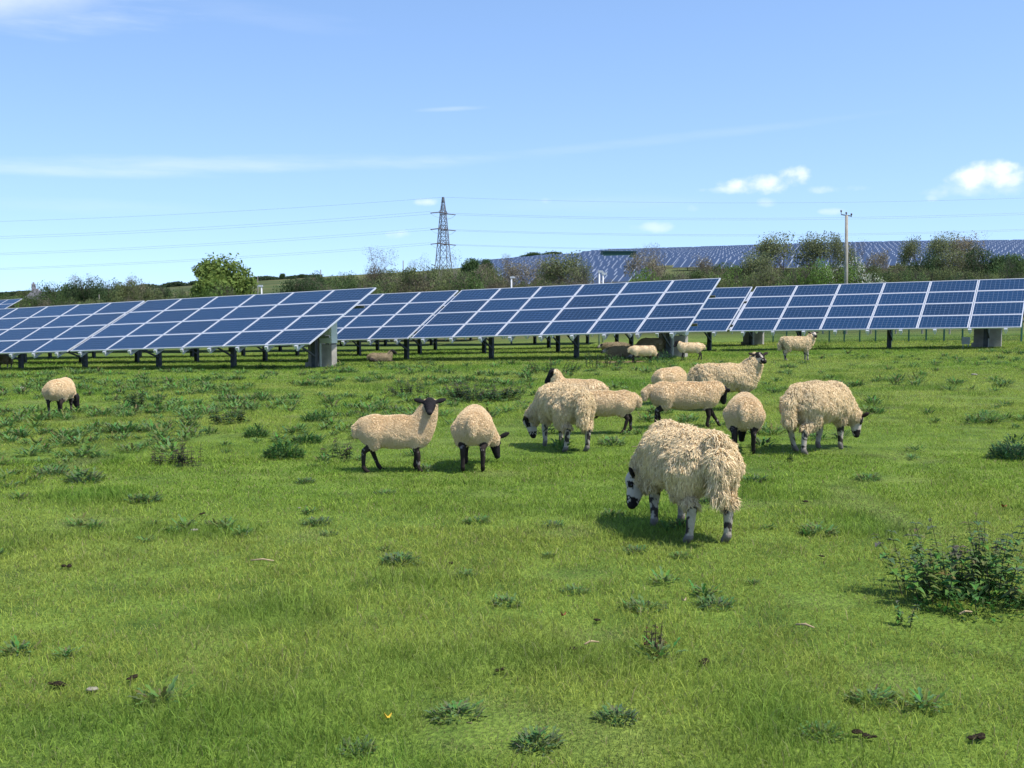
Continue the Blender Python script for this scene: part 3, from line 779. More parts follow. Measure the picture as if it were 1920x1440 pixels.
ARMV = Vector((.30, .954, 0)); ARML = 4.2
LV = [19.6, 14.4, 9.7]
def pylon_parts():
    Ht = 24.7; prof = [(0, 2.7), (5.2, 2.15), (9.7, 1.75), (12.1, 1.55), (14.4, 1.38), (17, 1.15), (19.6, .92), (22.3, .55), (24.7, .28)]
    ang = math.atan2(ARMV.y, ARMV.x); R = Matrix.Rotation(ang + .785, 3, 'Z')
    def cor(i, k):
        z, w = prof[i]; a = math.pi / 2 * k; return R @ Vector((w * 1.2 * math.cos(a), w * 1.2 * math.sin(a), z))
    mb = MB()
    for k in range(4):
        for i in range(len(prof) - 1):
            mb.beam(cor(i, k), cor(i + 1, k), .20 if i < 4 else .16)
            mb.beam(cor(i, k), cor(i + 1, (k + 1) % 4), .11); mb.beam(cor(i, (k + 1) % 4), cor(i + 1, k), .11)
            mb.beam(cor(i + 1, k), cor(i + 1, (k + 1) % 4), .11)
            if i < 5:
                m1 = (cor(i, k) + cor(i + 1, k)) / 2; m2 = (cor(i, (k + 1) % 4) + cor(i + 1, (k + 1) % 4)) / 2; mb.beam(m1, m2, .08)
    body = mb.mesh('lattice_body', [M_lattice]); arms = []
    for z in LV:
        mb = MB()
        for sgn in (-1, 1):
            tip = ARMV * (ARML * sgn) + Vector((0, 0, z))
            for q in (-1, 1):
                side = Vector((-ARMV.y, ARMV.x, 0)) * (.7 * q)
                mb.beam(side + Vector((0, 0, z)) + ARMV * sgn * .6, tip, .12); mb.beam(side * .8 + Vector((0, 0, z + 1.3)) + ARMV * sgn * .5, tip, .10)
                for t in (.35, .65): mb.beam((side + Vector((0, 0, z))).lerp(tip, t), (side * .8 + Vector((0, 0, z + 1.3))).lerp(tip, t + .1), .07)
        arms.append(mb.mesh('crossarm', [M_lattice]))
    return body, arms
PB, PA = pylon_parts()
def pylon(p, label):
    e = empty('pylon', p); tag(e, label, 'pylon'); link('lattice_body', PB, e)
    for a in PA: link('crossarm', a, e)
    for z in LV:
        for sgn in (-1, 1):
            tip = ARMV * (ARML * sgn) + Vector((0, 0, z))
            for q in (-1, 1):
                mb = MB(); mb.tube([tip, tip + Vector((q * 2.6, 0, -.25))], [.16, .16], 6); link('insulator', mb.mesh('insulator', [M_insul]), e)
            mb = MB(); a = tip + Vector((-2.6, 0, -.25)); b = tip + Vector((2.6, 0, -.25))
            mb.tube([a, a.lerp(b, .25) - Vector((0, 0, 1.0)), a.lerp(b, .5) - Vector((0, 0, 1.4)), a.lerp(b, .75) - Vector((0, 0, 1.0)), b], .035, 4); link('jumper', mb.mesh('jumper', [M_wire]), e)
P0 = at(832, 375); P0.z = zpix(372, 375) - 24.7
PL = at(-1500, 350); PL.z = zpix(432, 350) - LV[0]
PR = at(2550, 375); PR.z = zpix(367, 375) - LV[0]
pylon(P0, 'tall steel lattice pylon on the skyline left of centre')
def wire(a, b, sag, label):
    mb = MB(); n = 40
    mb.tube([a.lerp(b, k / n) - Vector((0, 0, 4 * sag * (k / n) * (1 - k / n))) for k in range(n + 1)], .023, 4)
    tag(link('power_line', mb.mesh('power_line', [M_wire])), label, 'power line', 'power lines strung from the pylon')
for li, z in enumerate(LV + [24.7]):
    nm = ['upper pair of thin power lines', 'middle pair of thin power lines', 'lowest pair of thin power lines', 'single topmost earth wire'][li]
    for sgn in ((-1, 1) if li < 3 else (0,)):
        tip = ARMV * (ARML * sgn) + Vector((0, 0, z)); o_ = Vector((2.6, 0, -.25)) if li < 3 else Vector((0, 0, 0))
        wire(P0 + tip - o_, PL + tip + o_, 6.3, 'one of the %s sagging from the pylon to the left' % nm if li < 3 else 'single topmost earth wire running left from the pylon tip')
        wire(P0 + tip + o_, PR + tip - o_, 4.3, 'one of the %s sagging from the pylon to the right' % nm if li < 3 else 'single topmost earth wire running right from the pylon tip')

# house with chimney at far left
p = at(72, 150); e = empty('house', p, .35); tag(e, 'pale house with slate roof and chimney behind the trees at far left', 'house')
zr = zpix(541, 150) - p.z
mb = MB(); mb.box((0, 0, (zr - 1.4) / 2), (3.4, 5, zr - 1.4)); link('wall', mb.mesh('wall', [M_render]), e)
mb = MB(); mb.add([(-1.9, -2.7, zr - 1.5), (1.9, -2.7, zr - 1.5), (1.9, 2.7, zr - 1.5), (-1.9, 2.7, zr - 1.5), (0, -2.7, zr), (0, 2.7, zr)], [(0, 3, 5, 4), (1, 4, 5, 2), (0, 1, 2, 3)], [(0, 4, 1), (3, 2, 5)])
rf = link('roof', mb.mesh('roof', [M_tile]), e)
mb = MB(); mb.box((-.3, -1.8, zr + .05), (.5, .5, 1.1)); mb.box((-.3, -1.8, zr + .65), (.22, .22, .3)); link('chimney', mb.mesh('chimney', [M_tile]), rf)
for x in (-.8, .8):
    mb = MB(); mb.box((x, -2.51, zr - 2.4), (.7, .04, .9)); mb.box((x, -2.54, zr - 2.4), (.06, .03, .9)); link('window', mb.mesh('window', [M_insul]), e)

# ------------------------------------------------------------------ trees
def grow(seed, levels=5, trunk=.28, spread=.55, kids=3, up=.25, tw=.02, stems=1, wind=0.0):
    r = random.Random(seed); mb = MB(); ends = []
    def br(p, d, L, rad, lv):
        q = p; pts = [p]; n = 3 if lv < 3 else 2
        for k in range(n):
            d = (d + Vector((r.uniform(-.2, .2) + wind * .08, r.uniform(-.2, .2), r.uniform(-.1, .2) + up * .1))).normalized()
            q = q + d * L / n; pts.append(q)
        r1 = rad * .62
        mb.tube(pts, [lerp(rad, r1, k / n) for k in range(n + 1)], 6 if lv < 2 else (4 if lv < 4 else 3), col=(.5, .5, .5), cap=False)
        if lv >= levels: ends.append((pts[-1], d)); return
        m = kids + (1 if r.random() < .5 else 0)
        for i in range(m):
            a = 6.283 * (i + r.random() * .6) / m
            t = d.orthogonal().normalized(); w = d.cross(t); s = spread * r.uniform(.7, 1.25)
            nd = (d + (t * math.cos(a) + w * math.sin(a)) * s + Vector((wind * .15, 0, up * .25))).normalized()
            br(pts[-1] if i else q, nd, L * r.uniform(.62, .85), r1 * r.uniform(.6, .8), lv + 1)
        if lv >= 1 and r.random() < .7:
            t = d.orthogonal().normalized(); nd = (d * .4 + t * r.choice((-1, 1)) + Vector((0, 0, .2))).normalized()
            br(pts[1], nd, L * .55, r1 * .5, min(levels, lv + 2))
    for i in range(stems):
        a = 6.283 * i / max(1, stems); d = Vector((0, 0, 1)) if stems == 1 else Vector((.5 * math.cos(a), .5 * math.sin(a), 1)).normalized()
        br(Vector((.1 * math.cos(a), .1 * math.sin(a), -.3)) if stems > 1 else Vector((0, 0, -.3)), d, 8 * trunk, .17 if stems == 1 else .09, 0)
    return mb, ends
def norm_size(arrs, H=8.0, R=4.0):
    A = arrs[-1]; top = np.percentile(A[:, 2], 99); cx = np.median(A[:, 0]); cy = np.median(A[:, 1])
    rad = max(np.percentile(np.abs(A[:, 0] - cx), 96), np.percentile(np.abs(A[:, 1] - cy), 96))
    return H / top, R / rad
def leaf_quads(r, C, nrm, size, col, var=.35):
    n = len(C)
    d = nrm + r.randn(n, 3) * .55; d /= np.linalg.norm(d, axis=1)[:, None] + 1e-9
    t = np.cross(d, r.randn(n, 3)); t /= np.linalg.norm(t, axis=1)[:, None] + 1e-9; b = np.cross(d, t)
    s = size * (.6 + .8 * r.rand(n, 1))
    P = np.stack([C - t * s * .5, C + b * s * .32, C + t * s * .5, C - b * s * .32], 1).reshape(-1, 3)
    Q = np.arange(n * 4).reshape(-1, 4)
    c = np.array(col) * (1 - var / 2 + var * r.rand(n, 1)) if np.ndim(col) == 1 else col * (1 - var / 2 + var * r.rand(n, 1))
    return P, Q, np.repeat(c, 4, 0)
def make_tree_proto(kind, seed):
    r = np.random.RandomState(seed)
    cfg = dict(  # leaf colours lightened, standing in for haze over the distant belt
        bare=dict(levels=6, trunk=.22, spread=.48, kids=2, up=.5, leaves=2.0, lsz=.10, lcol=(.19, .17, .12), sig=.16, bark=(.17, .145, .115)),
        birch=dict(levels=5, trunk=.34, spread=.30, kids=2, up=.9, leaves=2.5, lsz=.10, lcol=(.15, .145, .075), sig=.15, bark=(.30, .27, .22)),
        half=dict(levels=5, trunk=.22, spread=.62, kids=3, up=.15, leaves=5.5, lsz=.15, lcol=(.180, .205, .090), sig=.28, bark=(.12, .105, .085), wind=1.0),
        halfbrown=dict(levels=5, trunk=.20, spread=.62, kids=3, up=.1, leaves=5.5, lsz=.13, lcol=(.235, .21, .14), sig=.25, bark=(.15, .125, .10), wind=1.0),
        leafy=dict(levels=4, trunk=.20, spread=.7, kids=3, up=.1, leaves=46, lsz=.25, lcol=(.175, .245, .055), sig=.50, bark=(.10, .09, .07)),
        dense=dict(levels=4, trunk=.18, spread=.75, kids=3, up=.1, leaves=55, lsz=.28, lcol=(.070, .120, .042), sig=.55, bark=(.08, .07, .06)),
    )[kind]
    mb, ends = grow(seed, cfg['levels'], cfg['trunk'], cfg['spread'], cfg['kids'], cfg['up'], wind=cfg.get('wind', 0))
    V = np.concatenate(mb.v)
    E = np.array([tuple(p) for p, d in ends]); n = int(len(E) * cfg['leaves'])
    idx = r.randint(0, len(E), n); off = r.randn(n, 3) * cfg['sig']; Cn = E[idx] + off
    nr = off / (np.linalg.norm(off, axis=1)[:, None] + 1e-6) * .6 + np.array([0, 0, .6])
    cl = .72 + .56 * r.rand(len(E), 1)
    P, Q, c = leaf_quads(r, Cn, nr, cfg['lsz'], np.array(cfg['lcol']) * cl[idx])
    sz, sr = norm_size([V, P])
    qc = P.reshape(-1, 4, 3).mean(1); cm = np.median(qc, 0); rr_ = np.hypot(qc[:, 0] - cm[0], qc[:, 1] - cm[1]) * sr
    keep = (qc[:, 2] * sz < 8.25) & (rr_ < 4.35)
    if kind == 'leafy': keep &= rr_ < 4.4 * (1 - .42 * np.clip((qc[:, 2] * sz - 3.0) / 5, 0, 1)) * (.70 + .6 * vnoise(qc[:, 0] * 3, qc[:, 2] * 3, 2.4))
    P = P.reshape(-1, 4, 3)[keep].reshape(-1, 3); c = c.reshape(-1, 4, 3)[keep].reshape(-1, 3); Q = np.arange(len(P)).reshape(-1, 4)
    S = np.array([sr, sr, sz]); cen = np.array([np.median(P[:, 0]) * .6, np.median(P[:, 1]) * .6, 0])
    w = np.clip(V[:, 2:3] / 2, 0, 1)
    trunk = mesh_np('trunk', (V - cen * w) * S, [np.concatenate(mb.q)], np.ones((len(V), 3)) * np.array(cfg['bark']), [M_bark], None, True)
    crown = mesh_np('crown', (P - cen) * S, [Q], c, [M_leaf])
    return trunk, crown
def make_shrub_proto(seed, col, n=9000, lumps=34, sz=.155, flower=0):
    r = np.random.RandomState(seed); Cs = []; Ns = []; Cc = []
    per = n // lumps; R = 4.0; H = 4.0
    for k in range(lumps):
        a = r.rand() * 6.283; q = R * .72 * math.sqrt(r.rand()); z = (H * .80 * math.sqrt(max(.05, 1 - (q / R) ** 2))) * (.35 + .62 * r.rand())
        c0 = np.array([q * math.cos(a), q * math.sin(a), z]); lr = np.array([1, 1, .8]) * (.55 + .75 * r.rand())
        d = r.randn(per, 3); d /= np.linalg.norm(d, axis=1)[:, None]
        rad = (.55 + .5 * r.rand(per, 1) ** .5)
        Cs.append(c0 + d * lr * rad); Ns.append(d * .8 + np.array([0, 0, .4])); Cc.append(np.ones((per, 3)) * np.array(col) * (.65 + .7 * r.rand()))
    m = n // 5; a = r.rand(m) * 6.283; q = R * .95 * np.sqrt(r.rand(m)); zz = r.rand(m) * H * .45
    Cs.append(np.stack([q * np.cos(a), q * np.sin(a), zz], -1)); Ns.append(np.stack([np.cos(a), np.sin(a), .3 + 0 * a], -1)); Cc.append(np.ones((m, 3)) * np.array(col) * .85)
    C = np.concatenate(Cs); Nn = np.concatenate(Ns); cc = np.concatenate(Cc)
    C[:, 2] = np.maximum(C[:, 2], .05)
    if flower:
        f = (r.rand(len(C)) < flower) & (C[:, 0] > -1.0); cc[f] = (.55, .56, .46)
    P, Q, c = leaf_quads(r, C, Nn, sz, cc)
    mb, ends = grow(seed + 5, 3, .16, .6, 3, .3, stems=4)
    V = np.concatenate(mb.v); s = min(3.6 / V[:, 2].max(), 1.2)
    return (mesh_np('stems', V * s, [np.concatenate(mb.q)], np.ones((len(V), 3)) * np.array((.11, .09, .07)), [M_bark]),
            mesh_np('foliage', P, [Q], c, [M_leaf]))
PROTO = {}
for kind, n in (('bare', 3), ('birch', 2), ('half', 3), ('halfbrown', 3), ('leafy', 2), ('dense', 3)):
    PROTO[kind] = [make_tree_proto(kind, 200 + 17 * i + len(kind)) for i in range(n)]
PROTO['greenbush'] = [make_shrub_proto(1 + i, (.090, .140, .042)) for i in range(3)]  # scrub colours also lightened in place of distance haze
PROTO['brightbush'] = [make_shrub_proto(11 + i, (.115, .190, .040)) for i in range(2)]
PROTO['darkbush'] = [make_shrub_proto(21 + i, (.055, .092, .034)) for i in range(3)]
PROTO['brownbush'] = [make_shrub_proto(31 + i, (.165, .150, .088), 7000, sz=.14) for i in range(3)]
PROTO['olivebush'] = [make_shrub_proto(41 + i, (.130, .158, .058)) for i in range(3)]
PROTO['flowerbush'] = [make_shrub_proto(51 + i, (.085, .14, .03), flower=.45) for i in range(2)]
_first = {}
def plant(kind, px, D, py, wpx, label, group=None, name=None, rz=None):
    """plant with its crown top at photo row py and wpx wide"""
    i = rnd.randrange(len(PROTO[kind])); tr, cr = PROTO[kind][i]
    p = at(px, D); h = max(.8, zpix(py, D) - p.z); w = wpx / F * D
    bushy = 'bush' in kind
    if bushy: w = max(w, h * 1.15)
    e = empty(name or ('shrub' if bushy else 'tree'), p, rnd.random() * 6.28 if rz is None else rz)
    e.scale = (w / 8.0, w / 8.0, h / ((3.3 if group is None else 3.55) if bushy else 8.0))
    a, b = ('stems', 'foliage') if bushy else ('trunk', 'crown')
    link(a, tr, e); link(b, cr, e)
    if bushy and group is None and ' tree' in label: e.name = 'tree'; return tag(e, label, 'tree', None)
    return tag(e, label, 'shrub' if bushy else 'tree', group)
T_ = plant
T_('greenbush', 12, 120, 556, 50, 'green bush at the far left edge of the picture')
T_('brightbush', 30, 105, 562, 52, 'bright green bush at the far left in front of the house')
T_('greenbush', 52, 125, 560, 50, 'green bush directly below the distant house')
T_('olivebush', 45, 160, 548, 50, 'olive tree top rising left of the distant house')
T_('darkbush', 100, 130, 534, 48, 'dark rounded tree just right of the distant house')
T_('bare', 150, 175, 512, 56, 'bare grey tree rising above the dark trees at left')
T_('greenbush', 130, 125, 538, 62, 'dark green tree under the left part of the bare grey tree')
T_('darkbush', 158, 122, 526, 50, 'dark green tree in front of the bare grey tree at left')
T_('darkbush', 203, 150, 528, 44, 'dark domed tree right of the gap in the left tree belt')
T_('brownbush', 248, 155, 523, 84, 'flat topped brownish tree in the left tree belt')
T_('olivebush', 235, 140, 534, 80, 'olive bush under the flat topped brownish tree')
T_('olivebush', 285, 135, 545, 60, 'olive bush right of the flat topped brownish tree')
T_('darkbush', 300, 170, 538, 90, 'dark scrub below the hill line left of the big green tree')
T_('greenbush', 340, 150, 545, 80, 'green scrub touching the big green tree on its left')
T_('leafy', 418, 96, 480, 128, 'big bright green tree standing alone behind the left row', name='tree')
T_('leafy', 398, 94, 512, 110, 'lower leafy tree grown into the left foot of the big green tree')
T_('brightbush', 415, 92, 533, 96, 'bright green undergrowth at the foot of the big green tree')
T_('dense', 461, 110, 519, 30, 'small dark tree tucked behind the right side of the big green tree')
T_('dense', 532, 430, 513, 12, 'tiny lone round tree on the left skyline')
T_('dense', 568, 430, 514, 12, 'tiny tree at the end of the skyline hedge')
T_('darkbush', 590, 150, 519, 76, 'dark bush where the skyline hedge ends')
T_('greenbush', 650, 150, 516, 90, 'grey green bush left of the bare tree')
T_('bare', 709, 190, 463, 66, 'broad bare tree left of the pylon')
T_('brownbush', 700, 170, 500, 70, 'brown bush at the foot of the broad bare tree')
T_('bare', 775, 230, 488, 24, 'small bare tree between the broad bare tree and the pylon')
T_('birch', 799, 120, 476, 34, 'pale stemmed birch left of the pylon')
T_('birch', 826, 115, 470, 26, 'pale stemmed birch in front of the left leg of the pylon')
T_('birch', 857, 118, 470, 36, 'pale stemmed birch right beside the pylon')
T_('half', 745, 130, 508, 60, 'spring green tree in the scrub left of the birches')
T_('half', 842, 125, 500, 54, 'spring green tree below the pylon')
T_('dense', 886, 230, 486, 36, 'dark green tree on the slope right of the pylon')
T_('dense', 913, 240, 487, 24, 'smaller dark tree behind the one right of the pylon')
T_('bare', 948, 300, 476, 22, 'small bare tree on the ridge right of the pylon')
T_('halfbrown', 965, 120, 488, 84, 'brown twiggy tree before the lower part of the far array')
T_('halfbrown', 920, 125, 496, 66, 'brown twiggy tree at the left corner of the far array')
T_('halfbrown', 1018, 128, 485, 66, 'brown twiggy tree next to the olive tree')
T_('half', 1066, 116, 474, 84, 'rounded olive green tree in front of the far array')
T_('half', 1092, 122, 490, 44, 'thin spring tree on the right side of the rounded olive green tree')
for px, py, w, lab in [(983, 479, 20, 'small twisted tree at the left end of the ridge trees'), (1000, 474, 32, 'leftmost umbrella shaped tree on the ridge'), (1028, 477, 34, 'low umbrella shaped tree in the middle of the ridge group'), (1038, 473, 38, 'widest umbrella shaped tree on the ridge'),
                       (1078, 479, 24, 'ridge tree just behind the rounded olive green tree'), (1112, 475, 26, 'ridge tree right of the rounded olive green tree'), (1132, 473, 26, 'ridge tree left of the distant thin pole'), (1150, 472, 24, 'ridge tree right of the distant thin pole'), (1168, 471, 22, 'second ridge tree from the right end'), (1185, 467, 28, 'rightmost and highest ridge tree')]:
    T_('dense', px, 452, py, w, lab)
T_('bare', 1224, 128, 457, 40, 'bare topped tree above the brown thicket, right side')
T_('bare', 1204, 130, 461, 30, 'bare topped tree above the brown thicket, left side')
T_('halfbrown', 1212, 122, 476, 88, 'brown thicket tree right of the far green shed')
T_('bare', 1293, 400, 466, 28, 'small bare tree on the skyline above the far array')
T_('halfbrown', 1311, 125, 478, 44, 'brown leafless bush tree in front of the far array')
T_('half', 1446, 135, 438, 92, 'wind shaped spring tree at the left of the right hand group')
T_('bare', 1440, 137, 448, 70, 'bare branched tree mixed into the left of the right hand group')
T_('half', 1522, 140, 438, 66, 'greener tree in the middle of the right hand group')
T_('half', 1562, 142, 440, 60, 'leafy tree just left of the wooden pole')
T_('bare', 1606, 145, 450, 44, 'bare grey tree right of the wooden pole')
T_('halfbrown', 1648, 135, 470, 54, 'low brown tree right of the wooden pole')
T_('half', 1425, 120, 474, 64, 'low spring tree under the wind shaped one')
T_('half', 1711, 150, 445, 40, 'left shoulder tree of the far right group')
T_('half', 1760, 145, 437, 70, 'wind shaped tree at the left of the far right group')
T_('halfbrown', 1812, 145, 437, 76, 'grey twiggy wind shaped tree in the far right group')
T_('darkbush', 1838, 125, 468, 100, 'dark dense tree under the grey twiggy one')
T_('dense', 1890, 140, 478, 62, 'dark green flat tree near the right edge')
T_('darkbush', 1740, 128, 482, 90, 'dark bush under the left of the far right group')
T_('half', 1790, 128, 470, 90, 'spring tree filling the middle of the far right group')
T_('greenbush', 1900, 105, 488, 60, 'green bush at the right edge behind the panels')
T_('brightbush', 1512, 82, 497, 62, 'bright green hawthorn left of the wooden pole')
T_('flowerbush', 1548, 84, 503, 26, 'hawthorn white with blossom left of the wooden pole')
T_('brightbush', 1570, 83, 508, 40, 'bright green hawthorn touching the wooden pole')
T_('flowerbush', 1606, 83, 500, 40, 'blossoming hawthorn right of the wooden pole')
T_('brightbush', 1227, 84, 513, 40, 'bright green bush behind the top of the middle row')
T_('brightbush', 1370, 90, 505, 40, 'bright green bush above the end of the middle row')
T_('darkbush', 800, 100, 528, 46, 'dark green bush left of the middle row, under the birches')
# scrub belt
G1 = 'scrub bushes in the belt behind the solar farm'
for px0, px1, n, D0, D1, py0, py1, kinds, lab in [
        (0, 370, 30, 84, 130, 553, 569, ['greenbush', 'olivebush', 'brownbush'], 'low bush just above the left front row of panels'),
        (560, 760, 34, 90, 200, 512, 536, ['greenbush', 'olivebush', 'brownbush', 'darkbush'], 'mixed green and brown scrub bush left of the birches'),
        (740, 930, 44, 85, 220, 500, 535, ['olivebush', 'brownbush', 'greenbush', 'olivebush'], 'scrub bush under the birches and the pylon'),
        (905, 1240, 26, 86, 110, 520, 534, ['brownbush', 'brownbush', 'olivebush'], 'low brown scrub bush along the top of the middle row'),
        (1240, 1500, 30, 84, 130, 505, 521, ['olivebush', 'greenbush', 'brownbush', 'olivebush'], 'olive scrub bush above the join of middle and right rows'),
        (1600, 1960, 32, 84, 120, 503, 518, ['greenbush', 'olivebush', 'darkbush', 'olivebush'], 'green scrub bush above the right row of panels'),
        (1330, 1700, 22, 118, 140, 494, 506, ['brownbush', 'olivebush', 'olivebush'], 'scrub bush at the foot of the right hand tree group'),
        (-250, 0, 8, 84, 120, 560, 570, ['greenbush', 'olivebush'], 'bush beyond the left edge'), (1960, 2300, 10, 84, 120, 500, 515, ['greenbush', 'olivebush'], 'bush beyond the right edge')]:
    for k in range(n):
        px = px0 + (px1 - px0) * (k + rnd.random()) / n; D = rnd.uniform(D0, D1)
        T_(rnd.choice(kinds), px, D, rnd.uniform(py0, py1), (px1 - px0) / n * rnd.uniform(2.8, 5.4), lab, G1)
# skyline hedge
def hedge():
    r = np.random.RandomState(77); C = []; 
    for px in np.linspace(-80, 600, 330):
        D = 440; p = at(px, D); 
        for k in range(60): C.append((p.x + r.randn() * .8, p.y + r.randn() * 1.2, p.z - .3 + r.rand() * (.6 + vnoise(px, 0, 17) * 1.5)))
    C = np.array(C); P, Q, c = leaf_quads(r, C, np.array([0, -.6, .6]) + r.randn(len(C), 3) * .3, .9, (.045, .072, .034))  # hedge green lightened to suggest haze at this distance
    tag(link('hedge', mesh_np('hedge', P, [Q], c, [M_leaf])), 'long dark clipped hedge along the left skyline', 'hedge')
hedge()

# ------------------------------------------------------------------ sheep
def n3(P, s): return (vnoise(P[:, 0] + P[:, 2] * .73, P[:, 1] - P[:, 2] * .61, s) + vnoise(P[:, 1] + 7, P[:, 2] + P[:, 0] * .5, s)) / 2
def capsule(mb, a, ra, b, rb, n=14, m=6):
    a = Vector(a); b = Vector(b); d = (b - a); R = d.to_track_quat('Z', 'Y').to_matrix() if d.length > 1e-6 else Matrix.Identity(3)
    V = []
    for i in range(2 * m):
        la = -math.pi / 2 + (math.pi / 2) * (i / (m - 1)) if i < m else math.pi / 2 * ((i - m) / (m - 1))
        c, r = (a, ra) if i < m else (b, rb)
        for k in range(n):
            p = R @ Vector((max(1e-4, math.cos(la)) * math.cos(6.28318 * k / n), max(1e-4, math.cos(la)) * math.sin(6.28318 * k / n), math.sin(la))) * r + c
            V.append(p)
    rows = 2 * m
    Q = [(i * n + k, i * n + (k + 1) % n, (i + 1) * n + (k + 1) % n, (i + 1) * n + k) for i in range(rows - 1) for k in range(n)]
    V.append(V[0]); V.append(V[-2]); e = (rows - 1) * n
    T = [(len(V) - 2, (k + 1) % n, k) for k in range(n)] + [(len(V) - 1, e + k, e + (k + 1) % n) for k in range(n)]
    mb.add([tuple(v) for v in V], Q, T)
def ellipsoid(mb, c, ax, r, n=16, m=11):
    """ax: 3 unit vectors, r: 3 radii"""
    V = []
    for i in range(m):
        la = -math.pi / 2 + math.pi * i / (m - 1); cl = max(1e-3, math.cos(la))
        for k in range(n):
            a = 6.28318 * k / n; p = Vector(c) + ax[0] * (r[0] * cl * math.cos(a)) + ax[1] * (r[1] * cl * math.sin(a)) + ax[2] * (r[2] * math.sin(la)); V.append(tuple(p))
    Q = [(i * n + k, i * n + (k + 1) % n, (i + 1) * n + (k + 1) % n, (i + 1) * n + k) for i in range(m - 1) for k in range(n)]
    T = [(0, k + 1, k) for k in range(1, n - 1)]; e = (m - 1) * n; T += [(e, e + k, e + k + 1) for k in range(1, n - 1)]
    mb.add(V, Q, T)
X3 = (Vector((1, 0, 0)), Vector((0, 1, 0)), Vector((0, 0, 1)))

